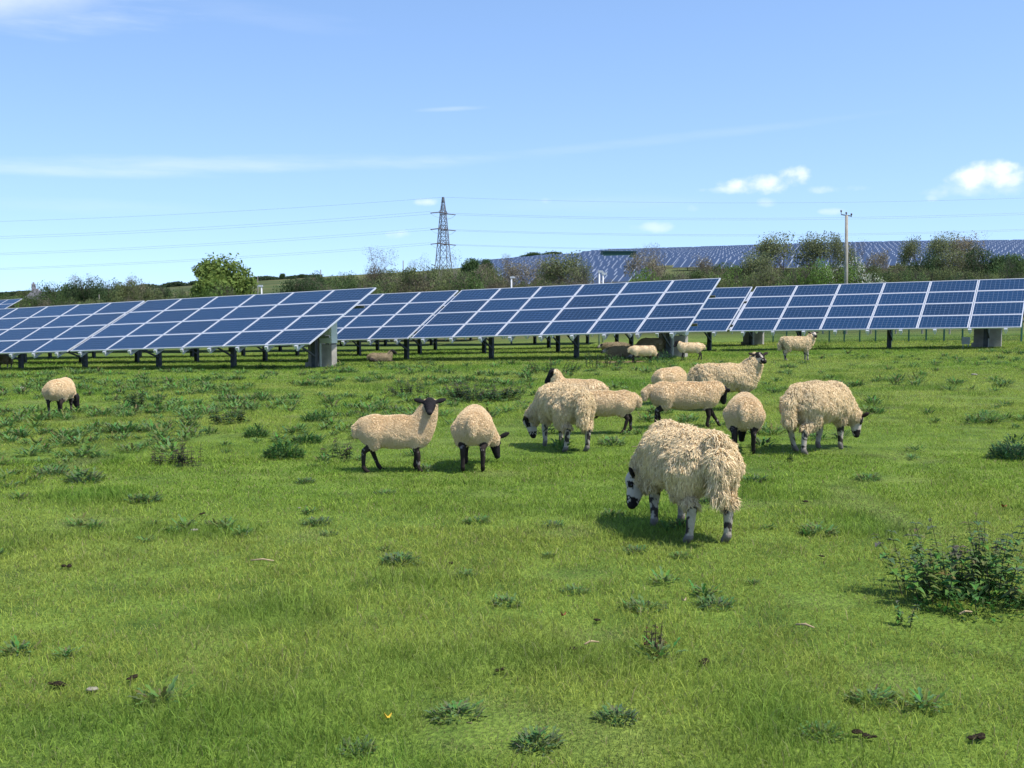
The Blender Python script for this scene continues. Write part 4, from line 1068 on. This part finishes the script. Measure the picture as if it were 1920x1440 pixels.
def sheep(kind, px, py, yaw, label, height=None, poll=None, fdir=(1, 0, -1), legs=(0, 0, 0, 0), lying=False, seed=0, vox=None, locks=None, face='black',
          bend=0.0, cat=None, group=None, D=None, width=1.0, length=1.0, hide_up=(0, 0, 1), lamb_tail=True, neckr=1.0, tone=1.0, udder=False, ltone=1.0):
    """kind 'ewe' | 'lamb'; px,py photo pixel of the ground point under the body's middle; yaw in degrees (0 faces right, 90 away)
    poll: head position in the body's own metres (forward, left, up) before scaling; fdir: where the face points, in camera-room axes"""
    ew = kind == 'ewe'
    pos = at_foot(px, py) if D is None else at(px, D)
    H0 = .76 if ew else .545
    S = (height or H0) / H0
    yw = math.radians(yaw)
    Rz = Matrix.Rotation(yw, 3, 'Z')
    prims = []   # (type, data, group)
    def cap(a, ra, b, rb, g): prims.append(('c', (Vector(a), ra, Vector(b), rb), g))
    def ell(c, r, g, ax=X3): prims.append(('e', (Vector(c), r, ax), g))
    W = width; Ln = length
    if ew:
        zc, back = .515, .735
        ell((-.28 * Ln, 0, zc + .005), (.21, .22 * W, .195), 'wool'); ell((-.03, 0, zc - .005), (.38 * Ln, .245 * W, .208), 'wool'); ell((.24 * Ln, 0, zc - .005), (.215, .205 * W, .205), 'wool')
        ell((-.20 * Ln, 0, zc + .07), (.23, .18 * W, .13), 'wool')
        hipz, kn, hk = .47, .33, .255; lx = -.32 * Ln; fx = .25 * Ln; ly = .118 * W; lr = 1.0
        neck = (Vector((.31 * Ln, 0, zc + .03)), .155 * neckr, .100 * neckr); hs = 1.20
    else:
        zc = .378
        ell((-.225 * Ln, 0, zc + .008), (.165, .148 * W, .150), 'wool'); ell((0, 0, zc - .004), (.34 * Ln, .158 * W, .156), 'wool'); ell((.20 * Ln, 0, zc - .004), (.160, .140 * W, .155), 'wool')
        hipz, kn, hk = .355, .27, .20; lx = -.245 * Ln; fx = .21 * Ln; ly = .082 * W; lr = .72
        neck = (Vector((.27 * Ln, 0, zc + .05)), .108 * neckr, .078 * neckr); hs = 1.0
    if lying:
        sh = -(zc - (.22 if ew else .155))
        prims[:] = [(p[0], (p[1][0] + Vector((0, 0, sh)), p[1][1], p[1][2]), p[2]) for p in prims]
        neck = (neck[0] + Vector((0, 0, sh)), neck[1], neck[2])
        for s in (-1, 1):
            cap((.25 * Ln * S, .12 * s, .05), .035 * lr * 1.2, (.42 * Ln, .10 * s, .03), .026 * lr * 1.2, 'leg'); cap((-.3 * Ln, .17 * s * W, .10), .09 * lr, (-.08, .2 * s * W, .04), .045 * lr, 'leg')
    else:
        for s, fo, ho in ((1, legs[0], legs[2]), (-1, legs[1], legs[3])):
            # hind: thigh, gaskin, hock, cannon, hoof
            a = Vector((lx + .02, ly * s, hipz)); k = Vector((lx + .05 * lr + ho * .25, ly * 1.12 * s, kn)); h = Vector((lx - .075 * lr + ho * .5, ly * s, hk)); f = Vector((lx - .045 * lr + ho, ly * s, .055)); t = Vector((lx + ho - .005, ly * s, .018))
            cap(a, (.125 if ew else .108), k, (.075 if ew else .062), 'wool'); cap(k, .062 * lr, h + Vector((.01, 0, .012)), .040 * lr, 'wool' if ew else 'leg0'); cap(h, .033 * lr * 1.08, f, .022 * lr * 1.15, 'leg'); cap(f, .027 * lr * 1.15, t, .024 * lr * 1.12, 'hoof'); cap(t, .025 * lr, t + Vector((.022, 0, -.004)), .020 * lr, 'hoof')
            a = Vector((fx, ly * .95 * s, hipz - .02)); k = Vector((fx - .02 + fo * .25, ly * .95 * s, kn - .01)); n_ = Vector((fx + fo * .55 + .006, ly * .92 * s, .185 * (1 if ew else .78))); f = Vector((fx + fo - .004, ly * .92 * s, .055)); t = Vector((fx + fo + .012, ly * .92 * s, .018))
            cap(a, .095 * lr * (1 if ew else 1.1), k, .056 * lr * 1.05, 'wool'); cap(k, .050 * lr, n_, .034 * lr * 1.1, 'leg'); cap(n_, .030 * lr * 1.1, f, .022 * lr * 1.18, 'leg'); cap(f, .026 * lr * 1.15, t, .024 * lr * 1.12, 'hoof'); cap(t, .025 * lr, t + Vector((.020, 0, -.004)), .020 * lr, 'hoof')
    # tail
    tz = zc + (.12 if ew else .07) + (sh if lying else 0); tx = -(.475 if ew else .385) * Ln
    if ew:
        cap((tx + .03, 0, tz + .02), .05, (tx - .055, .01, tz - .10), .050, 'tail'); cap((tx - .055, .01, tz - .10), .048, (tx - .065, .015, tz - .27), .036, 'tail')
    else:
        cap((tx + .03, 0, tz + .02), .036, (tx - .030, 0, tz - .04), .040, 'tail'); cap((tx - .030, 0, tz - .04), .042, (tx - .035, 0, tz - .10), .030, 'tail')
    if udder: ell((-.2, 0, .27), (.09, .08, .07), 'skin')
    # head
    P = Vector(poll) if poll is not None else (Vector((.62, 0, .30)) if ew else Vector((.44, 0, .22)))
    d = (Rz.inverted() @ Vector(fdir)).normalized(); up = Rz.inverted() @ Vector(hide_up); sd = d.cross(up).normalized(); uu = sd.cross(d).normalized()
    nb = P - d * .03 * hs - uu * .035 * hs
    cap(neck[0], neck[1], neck[0].lerp(nb, .5) + Vector((0, 0, .01)), (neck[1] + neck[2]) / 2, 'wool'); cap(neck[0].lerp(nb, .5) + Vector((0, 0, .01)), (neck[1] + neck[2]) / 2, nb, neck[2] * .86, 'wool')
    ax = (sd, uu, d)
    ell(P + uu * .008 * hs, (.056 * hs, .060 * hs, .068 * hs), 'head', ax)
    cap(P + d * .02 * hs, .053 * hs, P + d * .125 * hs - uu * .012 * hs, .033 * hs, 'head')
    cap(P + d * .0 - uu * .03 * hs, .042 * hs, P + d * .13 * hs - uu * .030 * hs, .026 * hs, 'head')
    ell(P + d * .150 * hs - uu * .018 * hs, (.031 * hs, .028 * hs, .024 * hs), 'muzzle', ax)
    for s in (-1, 1):
        es = (sd * s * .92 + uu * (.16 if not ew else .22) - d * .22).normalized(); eu = (uu * .6 - d * .8); eu = (eu - es * eu.dot(es)).normalized(); en = es.cross(eu)
        ell(P + sd * s * .052 * hs + uu * .020 * hs - d * .012 * hs + es * .052 * hs, (.058 * hs, .026 * hs, .0115 * hs + .003), 'ear', (es, eu, en))
        ell(P + sd * s * .040 * hs + uu * .020 * hs + d * .035 * hs, (.018 * hs, .016 * hs, .02 * hs), 'brow', ax)
    mb = MB()
    for ty, dt, g in prims:
        if ty == 'c': capsule(mb, dt[0] * S, dt[1] * S, dt[2] * S, dt[3] * S)
        else: ellipsoid(mb, dt[0] * S, dt[2], [q * S for q in dt[1]])
    tmp = mb.mesh('tmp', []); o = bpy.data.objects.new('tmp', tmp); COL.objects.link(o)
    m = o.modifiers.new('r', 'REMESH'); m.mode = 'VOXEL'; m.voxel_size = (vox or (.011 if pos.y < 16 else .016)) * 1.0
    m = o.modifiers.new('s', 'SMOOTH'); m.factor = .5; m.iterations = 4 if ew else 3
    dg = bpy.context.evaluated_depsgraph_get(); ev = o.evaluated_get(dg); me = bpy.data.meshes.new_from_object(ev)
    bpy.data.objects.remove(o); bpy.data.meshes.remove(tmp)
    nv = len(me.vertices); V = np.empty(nv * 3, np.float32); me.vertices.foreach_get('co', V); V = V.reshape(-1, 3).astype(float)
    NR = np.empty(nv * 3, np.float32); me.vertices.foreach_get('normal', NR); NR = NR.reshape(-1, 3).astype(float)
    # which part of the animal each vertex belongs to
    best = np.full(nv, 9e9); gi = np.zeros(nv, int); names = ['wool', 'leg', 'leg0', 'hoof', 'tail', 'head', 'muzzle', 'ear', 'brow', 'skin']
    for ty, dt, g in prims:
        if ty == 'c':
            a = np.array(dt[0] * S); b = np.array(dt[2] * S); ab = b - a; L2 = ab @ ab + 1e-9
            tt = np.clip((V - a) @ ab / L2, 0, 1); ds = np.linalg.norm(V - a - tt[:, None] * ab, axis=1) - (dt[1] * (1 - tt) + dt[3] * tt) * S
        else:
            c = np.array(dt[0] * S); A = np.array([tuple(q) for q in dt[2]]); r_ = np.array(dt[1]) * S
            q = (V - c) @ A.T / r_; ln = np.linalg.norm(q, axis=1) + 1e-9; ds = (ln - 1) * np.linalg.norm(V - c, axis=1) / ln
        if g in ('ear', 'brow', 'muzzle'): ds = ds - .002
        k = ds < best; best[k] = ds[k]; gi[k] = names.index(g)
    G = np.array(names)[gi]
    wool = np.isin(G, ['wool', 'tail'])
    r = np.random.RandomState(seed + 5)
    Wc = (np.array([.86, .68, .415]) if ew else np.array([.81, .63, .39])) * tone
    ne = len(me.edges); ed = np.empty(ne * 2, np.int32); me.edges.foreach_get('vertices', ed); ed = ed.reshape(-1, 2)
    deg = np.bincount(ed.ravel(), minlength=nv)[:, None] + 1e-9; wf = (G == 'wool')[:, None] * .6
    for _ in range(14 if ew else 18):
        sm = np.stack([np.bincount(ed[:, 0], V[ed[:, 1], q], nv) + np.bincount(ed[:, 1], V[ed[:, 0], q], nv) for q in range(3)], -1) / deg
        V = V + (sm - V) * wf
    # displacement of the fleece base
    off = seed * 3.7
    Pn = V + off
    amp = (.024 if ew else .005) * S
    V2 = V + NR * ((n3(Pn, .11) - .5) * 2 * amp + (n3(Pn + 5, .045) - .5) * amp)[:, None] * wool[:, None]
    C = np.ones((nv, 3)) * Wc * (.80 if ew else .95)
    C *= (.88 + .24 * n3(Pn, .05))[:, None]
    spot = n3(Pn, .045 * S) * .45 + n3(Pn + 21, .020) * .55; spot2 = n3(Pn + 11, .014)
    blk = np.array([.016, .013, .012])
    if ew:
        white = np.array([.42, .36, .29])
        lg = np.isin(G, ['leg', 'leg0', 'skin']); C[lg] = np.where((spot[lg] > .535)[:, None], blk * 3.0, white * (.8 + .4 * spot2[lg][:, None]))
        C[G == 'hoof'] = np.array([.20, .17, .15])
        hd = np.isin(G, ['head', 'brow']); Ph = V - np.array(P * S); fd = Ph @ np.array(d); fu = Ph @ np.array(uu); fs = Ph @ np.array(sd)
        dark = (spot > .64) | ((face == 'darktop') & ((fu > .012 * hs) | (fd < .0)) & (spot > .40)) | ((np.abs(fs) > .035 * hs) & (fu > .0) & (fd < .06 * hs) & (n3(Pn, .06) > .42)) | ((fu > .045 * hs) & (fd < .02) & (n3(Pn + 3, .05) > .4))
        C[hd] = np.where(dark[hd][:, None], blk, white * 1.15)
        C[G == 'muzzle'] = blk * 1.3; C[G == 'ear'] = np.array([.030, .022, .020])
        nearnose = hd & (fd > .105 * hs) & (spot2 > .42); C[nearnose] = blk
    else:
        for g in ('leg', 'leg0', 'hoof', 'skin'): C[G == g] = np.array([.030, .023, .020])
        fl = np.isin(G, ['leg', 'leg0']) & (spot2 > .70) & (spot > .5); C[fl] = np.array([.22, .19, .17])
        for g in ('head', 'brow', 'ear'): C[G == g] = np.array([.017, .015, .016])
        C[G == 'muzzle'] = np.array([.030, .028, .030])
    # edges fray: darker dirt under the belly is real dirt on the wool
    me2 = bpy.data.meshes.new('body')
    me.vertices.foreach_set('co', V2.astype(np.float32).ravel())
    ca = me.color_attributes.new('Col', 'FLOAT_COLOR', 'POINT'); cc = np.ones((nv, 4), np.float32); cc[:, :3] = C; ca.data.foreach_set('color', cc.ravel())
    me.materials.clear(); me.materials.append(M_skin); me.polygons.foreach_set('use_smooth', np.ones(len(me.polygons), bool)); me.update()
    bpy.data.meshes.remove(me2); me.name = 'body'
    e = empty('sheep' if ew else 'lamb', pos, yw); tag(e, label, cat or ('sheep' if ew else 'lamb'), group)
    link('body', me, e)
    # wool locks -------------------------------------------------------------
    me.calc_loop_triangles(); nt_ = len(me.loop_triangles); tri = np.empty(nt_ * 3, np.int32); me.loop_triangles.foreach_get('vertices', tri); tri = tri.reshape(-1, 3)
    tri = tri[wool[tri].all(1)]
    A_ = V2[tri[:, 0]]; B_ = V2[tri[:, 1]]; C_ = V2[tri[:, 2]]
    cr = np.cross(B_ - A_, C_ - A_); ar = np.linalg.norm(cr, axis=1); pr = ar / ar.sum()
    far = pos.y > 24
    n = locks or ((24000 if not far else 9000) if ew else (16000 if not far else 6000))
    ix = r.choice(len(tri), n, p=pr); u = r.rand(n, 1); v = r.rand(n, 1); sw = (u + v) > 1; u = np.where(sw, 1 - u, u); v = np.where(sw, 1 - v, v)
    Pp = A_[ix] + (B_[ix] - A_[ix]) * u + (C_[ix] - A_[ix]) * v; Nn = cr[ix] / (ar[ix][:, None] + 1e-12)
    down = np.array([0, 0, -1.0]) - Nn * (-Nn[:, 2:3]); dl = np.linalg.norm(down, axis=1)[:, None]; down = down / (dl + .25)
    side = np.sign(Pp[:, 1:2]) * np.array([0, 1.0, 0]); 
    isT = np.isin(gi[tri[ix, 0]], [names.index('tail')])
    zrel = Pp[:, 2] / S
    if ew:
        ln = S * (.024 + .020 * r.rand(n)) * (1 + .35 * np.clip((.47 - zrel) / .2, 0, 1) * np.clip(1 - (-Nn[:, 2] - .3), 0, 1)) * (1 + .5 * np.clip((-Pp[:, 0] / S - .35) / .15, 0, 1)) * ltone
        ln = np.where(isT, ln * 1.3, ln); wd = .0038 * S * (.7 + .7 * r.rand(n)); 
        if far: wd *= 1.7
        dirv = Nn * .50 + down * .85 + side * .12 + r.randn(n, 3) * .26; dr2 = down * .8 + Nn * .12 + np.array([0, 0, -.3]) + r.randn(n, 3) * .38
        M_ = 3000
    else:
        ln = S * (.007 + .008 * r.rand(n)); wd = .0030 * S * (.7 + .7 * r.rand(n))
        if far: wd *= 1.7
        dirv = Nn * .9 + down * .35 + r.randn(n, 3) * .25; dr2 = dirv * .7 + down * .3 + r.randn(n, 3) * .30
        M_ = 1500
    # neck locks of a short-necked head follow the neck; keep clear of the face
    dirv /= np.linalg.norm(dirv, axis=1)[:, None]; dr2 /= np.linalg.norm(dr2, axis=1)[:, None]
    mid = Pp + dirv * ln[:, None] * .5; tip = mid + dr2 * ln[:, None] * .6
    ci = r.choice(n, M_, replace=False); cl = np.empty(n, int)
    for s0 in range(0, n, 2000):
        dd = ((Pp[s0:s0 + 2000, None] - Pp[ci][None]) ** 2).sum(-1); cl[s0:s0 + 2000] = ci[dd.argmin(1)]
    kk = .42 if ew else .12
    tip = tip * (1 - kk) + (tip[cl] + Nn * .004) * kk
    ax1 = np.cross(dirv, r.randn(n, 3)); ax1 /= np.linalg.norm(ax1, axis=1)[:, None]; ax2 = np.cross(dirv, ax1)
    rings = []
    for q, (ctr, sc_) in enumerate(((Pp - Nn * .006, 1.0), (mid, .85))):
        for k in range(3):
            a = 2.0944 * k + q * .3; rings.append(ctr + (ax1 * math.cos(a) + ax2 * math.sin(a)) * wd[:, None] * sc_)
    LV_ = np.stack(rings + [tip], 1).reshape(-1, 3); i0 = np.arange(n) * 7
    Q = np.concatenate([np.stack([i0 + k, i0 + (k + 1) % 3, i0 + 3 + (k + 1) % 3, i0 + 3 + k], -1) for k in range(3)])
    T = np.concatenate([np.stack([i0 + 3 + k, i0 + 3 + (k + 1) % 3, i0 + 6], -1) for k in range(3)])
    lc = Wc * (.80 + .34 * r.rand(n, 1)) * (.86 + .28 * n3(Pp + off, .16))[:, None]
    if not ew: lc = Wc * (.96 + .08 * r.rand(n, 1)) * (.92 + .16 * n3(Pp + off, .12))[:, None]
    lc = np.where((r.rand(n) < (.05 if ew else .0))[:, None], lc * np.array([.75, .66, .55]), lc)
    if ew:
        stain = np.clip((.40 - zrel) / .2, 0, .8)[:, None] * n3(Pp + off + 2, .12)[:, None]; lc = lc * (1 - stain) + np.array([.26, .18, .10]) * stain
    if ew and not lying:
        dag = np.clip((-Pp[:, 0] / S - .36) / .08, 0, 1) * np.clip(1.4 - np.abs(Pp[:, 1]) / S / .085, 0, 1) * np.clip((.62 - zrel) / .1, 0, 1) * ~isT
        dag = (dag * .75)[:, None]; lc = lc * (1 - dag) + np.array([.20, .135, .07]) * dag
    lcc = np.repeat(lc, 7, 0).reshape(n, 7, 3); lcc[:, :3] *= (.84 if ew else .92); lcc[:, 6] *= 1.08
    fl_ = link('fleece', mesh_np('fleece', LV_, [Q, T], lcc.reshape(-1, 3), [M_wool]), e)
    # eyes
    for s in (-1, 1):
        mb = MB(); c = (P + sd * s * .047 * hs + uu * .012 * hs + d * .042 * hs) * S; ellipsoid(mb, c, ax, [.0105 * hs * S] * 3, 10, 7)
        link('eye', mb.mesh('eye', [M_eye], True), e)
    return e

DN = (0, 0, 1)
# nearest ewe, seen from behind its right hind quarter
sheep('ewe', 1287, 1004, 106, 'nearest shaggy cream ewe grazing with its rump and tail towards us', height=.775, poll=(.44, .17, .30), fdir=(-.34, -.25, -.95), hide_up=(-.8, .2, .2), face='plain', legs=(0, .05, .02, -.03), seed=1, locks=60000, udder=False, width=1.04, ltone=1.25)
sheep('lamb', 742, 886, 2, 'black-faced lamb standing side-on in the open and staring at the camera', height=.565, poll=(.315, -.045, .635), fdir=(.05, -1, -.32), legs=(-.02, .02, .07, -.05), seed=2, locks=34000, neckr=1.12, length=.90)
sheep('lamb', 888, 879, 90, 'lamb seen from behind just right of the staring lamb, head down to the right', height=.61, poll=(.34, -.17, .20), fdir=(.25, .2, -1), hide_up=(.2, 1, 0), legs=(.0, .02, -.03, .0), seed=3, locks=34000, width=1.04)
sheep('ewe', 1056, 842, 112, 'shaggy ewe with a mottled face grazing at centre, tail towards us', height=.76, poll=(.48, .20, .27), fdir=(.12, -.15, -1), hide_up=(-1, 0, .1), legs=(0, .04, .03, -.02), seed=4, locks=42000, width=.98)
sheep('lamb', 1134, 814, 178, 'lamb side-on with its head hidden under the centre ewe', height=.55, poll=(.42, .0, .34), fdir=(-1, -.2, -.3), legs=(.0, .03, .04, -.05), seed=5, locks=22000)
sheep('lamb', 1080, 786, 155, 'lamb behind the centre ewe, only its back and turned dark head showing', height=.58, poll=(.30, .06, .60), fdir=(-.75, .1, -.75), hide_up=(-.5, 0, .8), seed=6, locks=16000, width=1.25)
sheep('lamb', 1258, 757, 62, 'lamb behind the crossing lamb, only its rounded rump showing', height=.60, poll=(.42, 0, .25), fdir=(.2, .6, -1), hide_up=(.2, 1, 0), seed=7, locks=16000, width=1.3)
sheep('lamb', 1288, 803, 8, 'big lamb walking right with its head lowered, in front of the alert ewe', height=.61, poll=(.445, .06, .42), fdir=(.30, .30, -.9), hide_up=(.9, .2, .4), legs=(.16, -.02, .05, -.06), seed=8, locks=26000, length=1.18, width=1.1)
sheep('ewe', 1366, 770, -4, 'ewe with a black and white face standing alert with raised head', height=.745, face='darktop', poll=(.46, -.03, .83), fdir=(.36, -1, -.28), legs=(0, .03, .03, -.03), seed=9, locks=36000, neckr=1.12)
sheep('lamb', 1398, 847, 78, 'lamb seen from behind below the alert ewe', height=.62, poll=(.40, .02, .2), fdir=(0, .4, -1), hide_up=(0, 1, .2), legs=(-.04, .06, -.05, .05), seed=10, locks=28000, width=1.08)
sheep('ewe', 1537, 846, 43, 'shaggy ewe grazing at right with its tail towards us', height=.775, poll=(.55, -.12, .31), fdir=(.14, -.1, -1), hide_up=(1, .3, .1), legs=(-.06, .02, .10, -.10), seed=11, locks=44000, width=1.03, length=.97)
sheep('lamb', 110, 779, 96, 'lone lamb grazing at the far left of the pasture', height=.575, poll=(.40, -.10, .22), fdir=(.35, .1, -1), hide_up=(1, .2, .2), legs=(0, .03, .03, -.03), seed=12, locks=20000, width=1.12)
sheep('lamb', 1206, 681, 0, 'small lamb grazing in the sun below the middle array', height=.545, D=33.5, poll=(.40, 0, .24), fdir=(.25, -.15, -1), hide_up=(1, 0, .1), legs=(0, .02, .03, -.03), seed=13)
sheep('lamb', 1294, 673, 182, 'lamb facing left at the foot of the middle cabinet', height=.57, D=35.0, poll=(.38, 0, .52), fdir=(-.8, -.3, -.7), hide_up=(-.4, 0, 1), legs=(.04, -.03, .04, -.08), seed=14)
sheep('ewe', 1496, 676, 0, 'distant ewe standing by the right array and facing us', height=.74, D=33.5, poll=(.46, -.02, .79), fdir=(.25, -1, -.3), legs=(0, .03, .02, -.02), seed=15, neckr=1.05)
sheep('ewe', 1223, 664, 170, 'brown looking ewe standing in the shade under the middle array', height=.70, D=38.0, poll=(.58, 0, .42), fdir=(-.9, .1, -.6), hide_up=(-.5, 0, 1), seed=16, tone=.62)  # sheep under the panels: shade painted into the fleece through a lower tone
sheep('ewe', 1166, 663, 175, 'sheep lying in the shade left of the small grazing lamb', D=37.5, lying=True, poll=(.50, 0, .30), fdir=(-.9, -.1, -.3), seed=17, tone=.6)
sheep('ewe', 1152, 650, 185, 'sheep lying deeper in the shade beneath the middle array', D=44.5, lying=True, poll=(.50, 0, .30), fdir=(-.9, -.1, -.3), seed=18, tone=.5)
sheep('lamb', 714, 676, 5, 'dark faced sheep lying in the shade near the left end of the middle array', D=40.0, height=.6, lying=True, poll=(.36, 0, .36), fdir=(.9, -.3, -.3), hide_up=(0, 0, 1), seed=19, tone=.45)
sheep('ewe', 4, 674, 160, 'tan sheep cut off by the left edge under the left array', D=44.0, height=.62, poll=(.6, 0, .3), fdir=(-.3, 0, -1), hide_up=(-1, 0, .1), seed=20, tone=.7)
# bare worn soil under the middle array
p = at(1160, 35.2); mb = MB(); V = [(0, 0, .03)]; n = 22
for k in range(n):
    a = 6.283 * k / n; q = 1 + .25 * math.sin(3 * a + 1) + .12 * math.sin(7 * a); x, y = .75 * q * math.cos(a), .8 * q * math.sin(a); V.append((x, y, gz(p.x + x, p.y + y) - p.z + .004))
mb.add(V, T=[(0, k + 1, (k + 1) % n + 1) for k in range(n)]); o = link('bare_soil', mb.mesh('bare_soil', [M_earth], True), loc=p); tag(o, 'bare reddish soil worn into the turf under the middle array', None, None, 'structure')

# ------------------------------------------------------------------ world, sun, camera
SUN = Vector((.72, -.42, 1.45)).normalized()
L = bpy.data.lights.new('sun', 'SUN'); L.energy = 3.15; L.angle = math.radians(.9); L.color = (1, .955, .88)
so = bpy.data.objects.new('sun', L); COL.objects.link(so); so.rotation_euler = SUN.to_track_quat('Z', 'Y').to_euler()
w = bpy.data.worlds.new('World'); sc.world = w; w.use_nodes = True; t = w.node_tree; bg = t.nodes['Background']
sky = N(t, 'ShaderNodeTexSky'); sky.sky_type = 'NISHITA'; sky.sun_disc = False
sky.sun_elevation = math.asin(SUN.z); sky.sun_rotation = math.atan2(SUN.x, SUN.y); sky.altitude = 50
sky.air_density = 1.0; sky.dust_density = .6; sky.ozone_density = 2.5
tg = N(t, 'ShaderNodeTexCoord'); va = N(t, 'ShaderNodeVectorMath', operation='ADD'); va.inputs[1].default_value = (0, 0, .135)
vn_ = N(t, 'ShaderNodeVectorMath', operation='NORMALIZE'); t.links.new(tg.outputs['Generated'], va.inputs[0]); t.links.new(va.outputs[0], vn_.inputs[0]); t.links.new(vn_.outputs[0], sky.inputs[0])
def wm(op, a, b=None, c=None):
    n = N(t, 'ShaderNodeMath', operation=op)
    for i, v in enumerate((a, b, c)):
        if v is None: continue
        if hasattr(v, 'links'): t.links.new(v, n.inputs[i])
        else: n.inputs[i].default_value = v
    return n.outputs[0]
tc = N(t, 'ShaderNodeTexCoord'); sp = N(t, 'ShaderNodeSeparateXYZ'); t.links.new(tc.outputs['Generated'], sp.inputs[0])
U = wm('ARCTAN2', sp.outputs[0], sp.outputs[1]); hyp = wm('SQRT', wm('ADD', wm('MULTIPLY', sp.outputs[0], sp.outputs[0]), wm('MULTIPLY', sp.outputs[1], sp.outputs[1])))
Vv = wm('ARCTAN2', sp.outputs[2], hyp)     # azimuth and elevation of the direction
cv = N(t, 'ShaderNodeCombineXYZ'); t.links.new(U, cv.inputs[0]); t.links.new(Vv, cv.inputs[1])
def wn(scale, sy=1.0, det=7.0, rough=.6):
    mp = N(t, 'ShaderNodeMapping'); mp.inputs['Scale'].default_value = (1, sy, 1); t.links.new(cv.outputs[0], mp.inputs[0])
    n = N(t, 'ShaderNodeTexNoise', Scale=scale, Detail=det, Roughness=rough); t.links.new(mp.outputs[0], n.inputs[0]); return n.outputs['Fac']
n_cum = wn(38, 1.25, 6.0, .52); n_cir = wn(9, 7.0); n_big = wn(5, 2.0)
dens = None
def cloud(px, py, wpx, hpx, amt, soft, noise, tilt=0.0, thr=.5, flat=1.0):
    global dens
    u0 = math.atan((px - 960) / F); v0 = math.atan((HY - py) / F); a = wpx / F; b = hpx / F
    du = wm('SUBTRACT', U, u0); dv = wm('SUBTRACT', wm('SUBTRACT', Vv, v0), wm('MULTIPLY', du, tilt))
    e = wm('ADD', wm('POWER', wm('ABSOLUTE', wm('DIVIDE', du, a)), 2.0), wm('POWER', wm('ABSOLUTE', wm('DIVIDE', dv, b)), 2.0))
    m = wm('SUBTRACT', 1.0, e)
    f = wm('ADD', m, wm('MULTIPLY', wm('SUBTRACT', noise, thr), flat * 4))
    mr = N(t, 'ShaderNodeMapRange', interpolation_type='SMOOTHSTEP'); mr.inputs[1].default_value = 0; mr.inputs[2].default_value = soft; mr.inputs[4].default_value = amt
    t.links.new(f, mr.inputs[0]); dens = mr.outputs[0] if dens is None else wm('MAXIMUM', dens, mr.outputs[0])
cloud(1425, 352, 84, 20, .85, 1.7, n_cum, .04); cloud(1478, 342, 36, 22, .9, 1.6, n_cum); cloud(1360, 362, 50, 9, .5, 1.5, n_cum)
cloud(1836, 352, 68, 28, .85, 1.8, n_cum, .05); cloud(1866, 338, 30, 20, .9, 1.6, n_cum); cloud(1810, 372, 90, 16, .3, 1.6, n_cum)
cloud(800, 382, 28, 9, .5, 1.4, n_cum); cloud(748, 440, 26, 11, .35, 1.6, n_cum); cloud(1555, 364, 55, 9, .35, 1.8, n_cum); cloud(1225, 428, 60, 12, .34, 1.8, n_cum, .05)
cloud(1295, 393, 20, 9, .3, 2, n_cum); cloud(1430, 385, 22, 9, .3, 2, n_cum); cloud(1555, 404, 30, 7, .35, 2, n_cum); cloud(1020, 380, 18, 8, .25, 2, n_cum); cloud(1120, 377, 12, 6, .2, 2, n_cum); cloud(1740, 384, 14, 8, .25, 2, n_cum)
cloud(430, 318, 620, 19, .38, 2.2, n_cir, .035, flat=.5); cloud(130, 338, 300, 16, .32, 2.0, n_cir, .01, flat=.5); cloud(850, 211, 80, 6, .24, 1.6, n_cir, .05, flat=.5)
n_cum2 = wn(30, 1.4)
cloud(30, 15, 230, 95, .8, 1.6, n_big, 0, flat=.4); cloud(150, 20, 300, 100, .35, 2.4, n_cir, 0, flat=.8); cloud(480, 50, 240, 26, .09, 2.0, n_cir, -.08, flat=.5)
cloud(1250, 268, 420, 12, .1, 2.0, n_cir, .09, flat=.5); cloud(180, 400, 260, 18, .12, 2.0, n_cir, 0, flat=.5); cloud(1130, 385, 300, 20, .08, 2, n_cir, 0, flat=.5)
hsv = N(t, 'ShaderNodeHueSaturation', Saturation=1.08, Value=1.0); t.links.new(sky.outputs[0], hsv.inputs['Color'])
tn = N(t, 'ShaderNodeVectorMath', operation='MULTIPLY'); tn.inputs[1].default_value = (.97, .92, .92); t.links.new(hsv.outputs[0], tn.inputs[0])
mx = N(t, 'ShaderNodeMix', data_type='RGBA'); t.links.new(dens, mx.inputs[0]); t.links.new(tn.outputs[0], mx.inputs[6]); mx.inputs[7].default_value = (4.7, 4.8, 4.95, 1)
t.links.new(mx.outputs[2], bg.inputs[0]); bg.inputs[1].default_value = .15
cam = bpy.data.cameras.new('camera'); cam.sensor_width = 36; cam.lens = 36 * F / 1920; cam.clip_start = .1; cam.clip_end = 12000
co = bpy.data.objects.new('camera', cam); COL.objects.link(co); co.location = (0, 0, CAMH)
co.rotation_euler = (math.radians(90) - math.atan((720 - HY) / F), 0, 0); sc.camera = co
sc.render.resolution_x = 1024; sc.render.resolution_y = 768
sc.view_settings.view_transform = 'Standard'; sc.view_settings.look = 'None'; sc.view_settings.exposure = .84; sc.view_settings.gamma = 1
sc.cycles.use_denoising = True; sc.cycles.max_bounces = 6; sc.cycles.diffuse_bounces = 3; sc.cycles.transmission_bounces = 3; sc.cycles.transparent_max_bounces = 4
sc.cycles.use_adaptive_sampling = True; sc.cycles.adaptive_threshold = .015
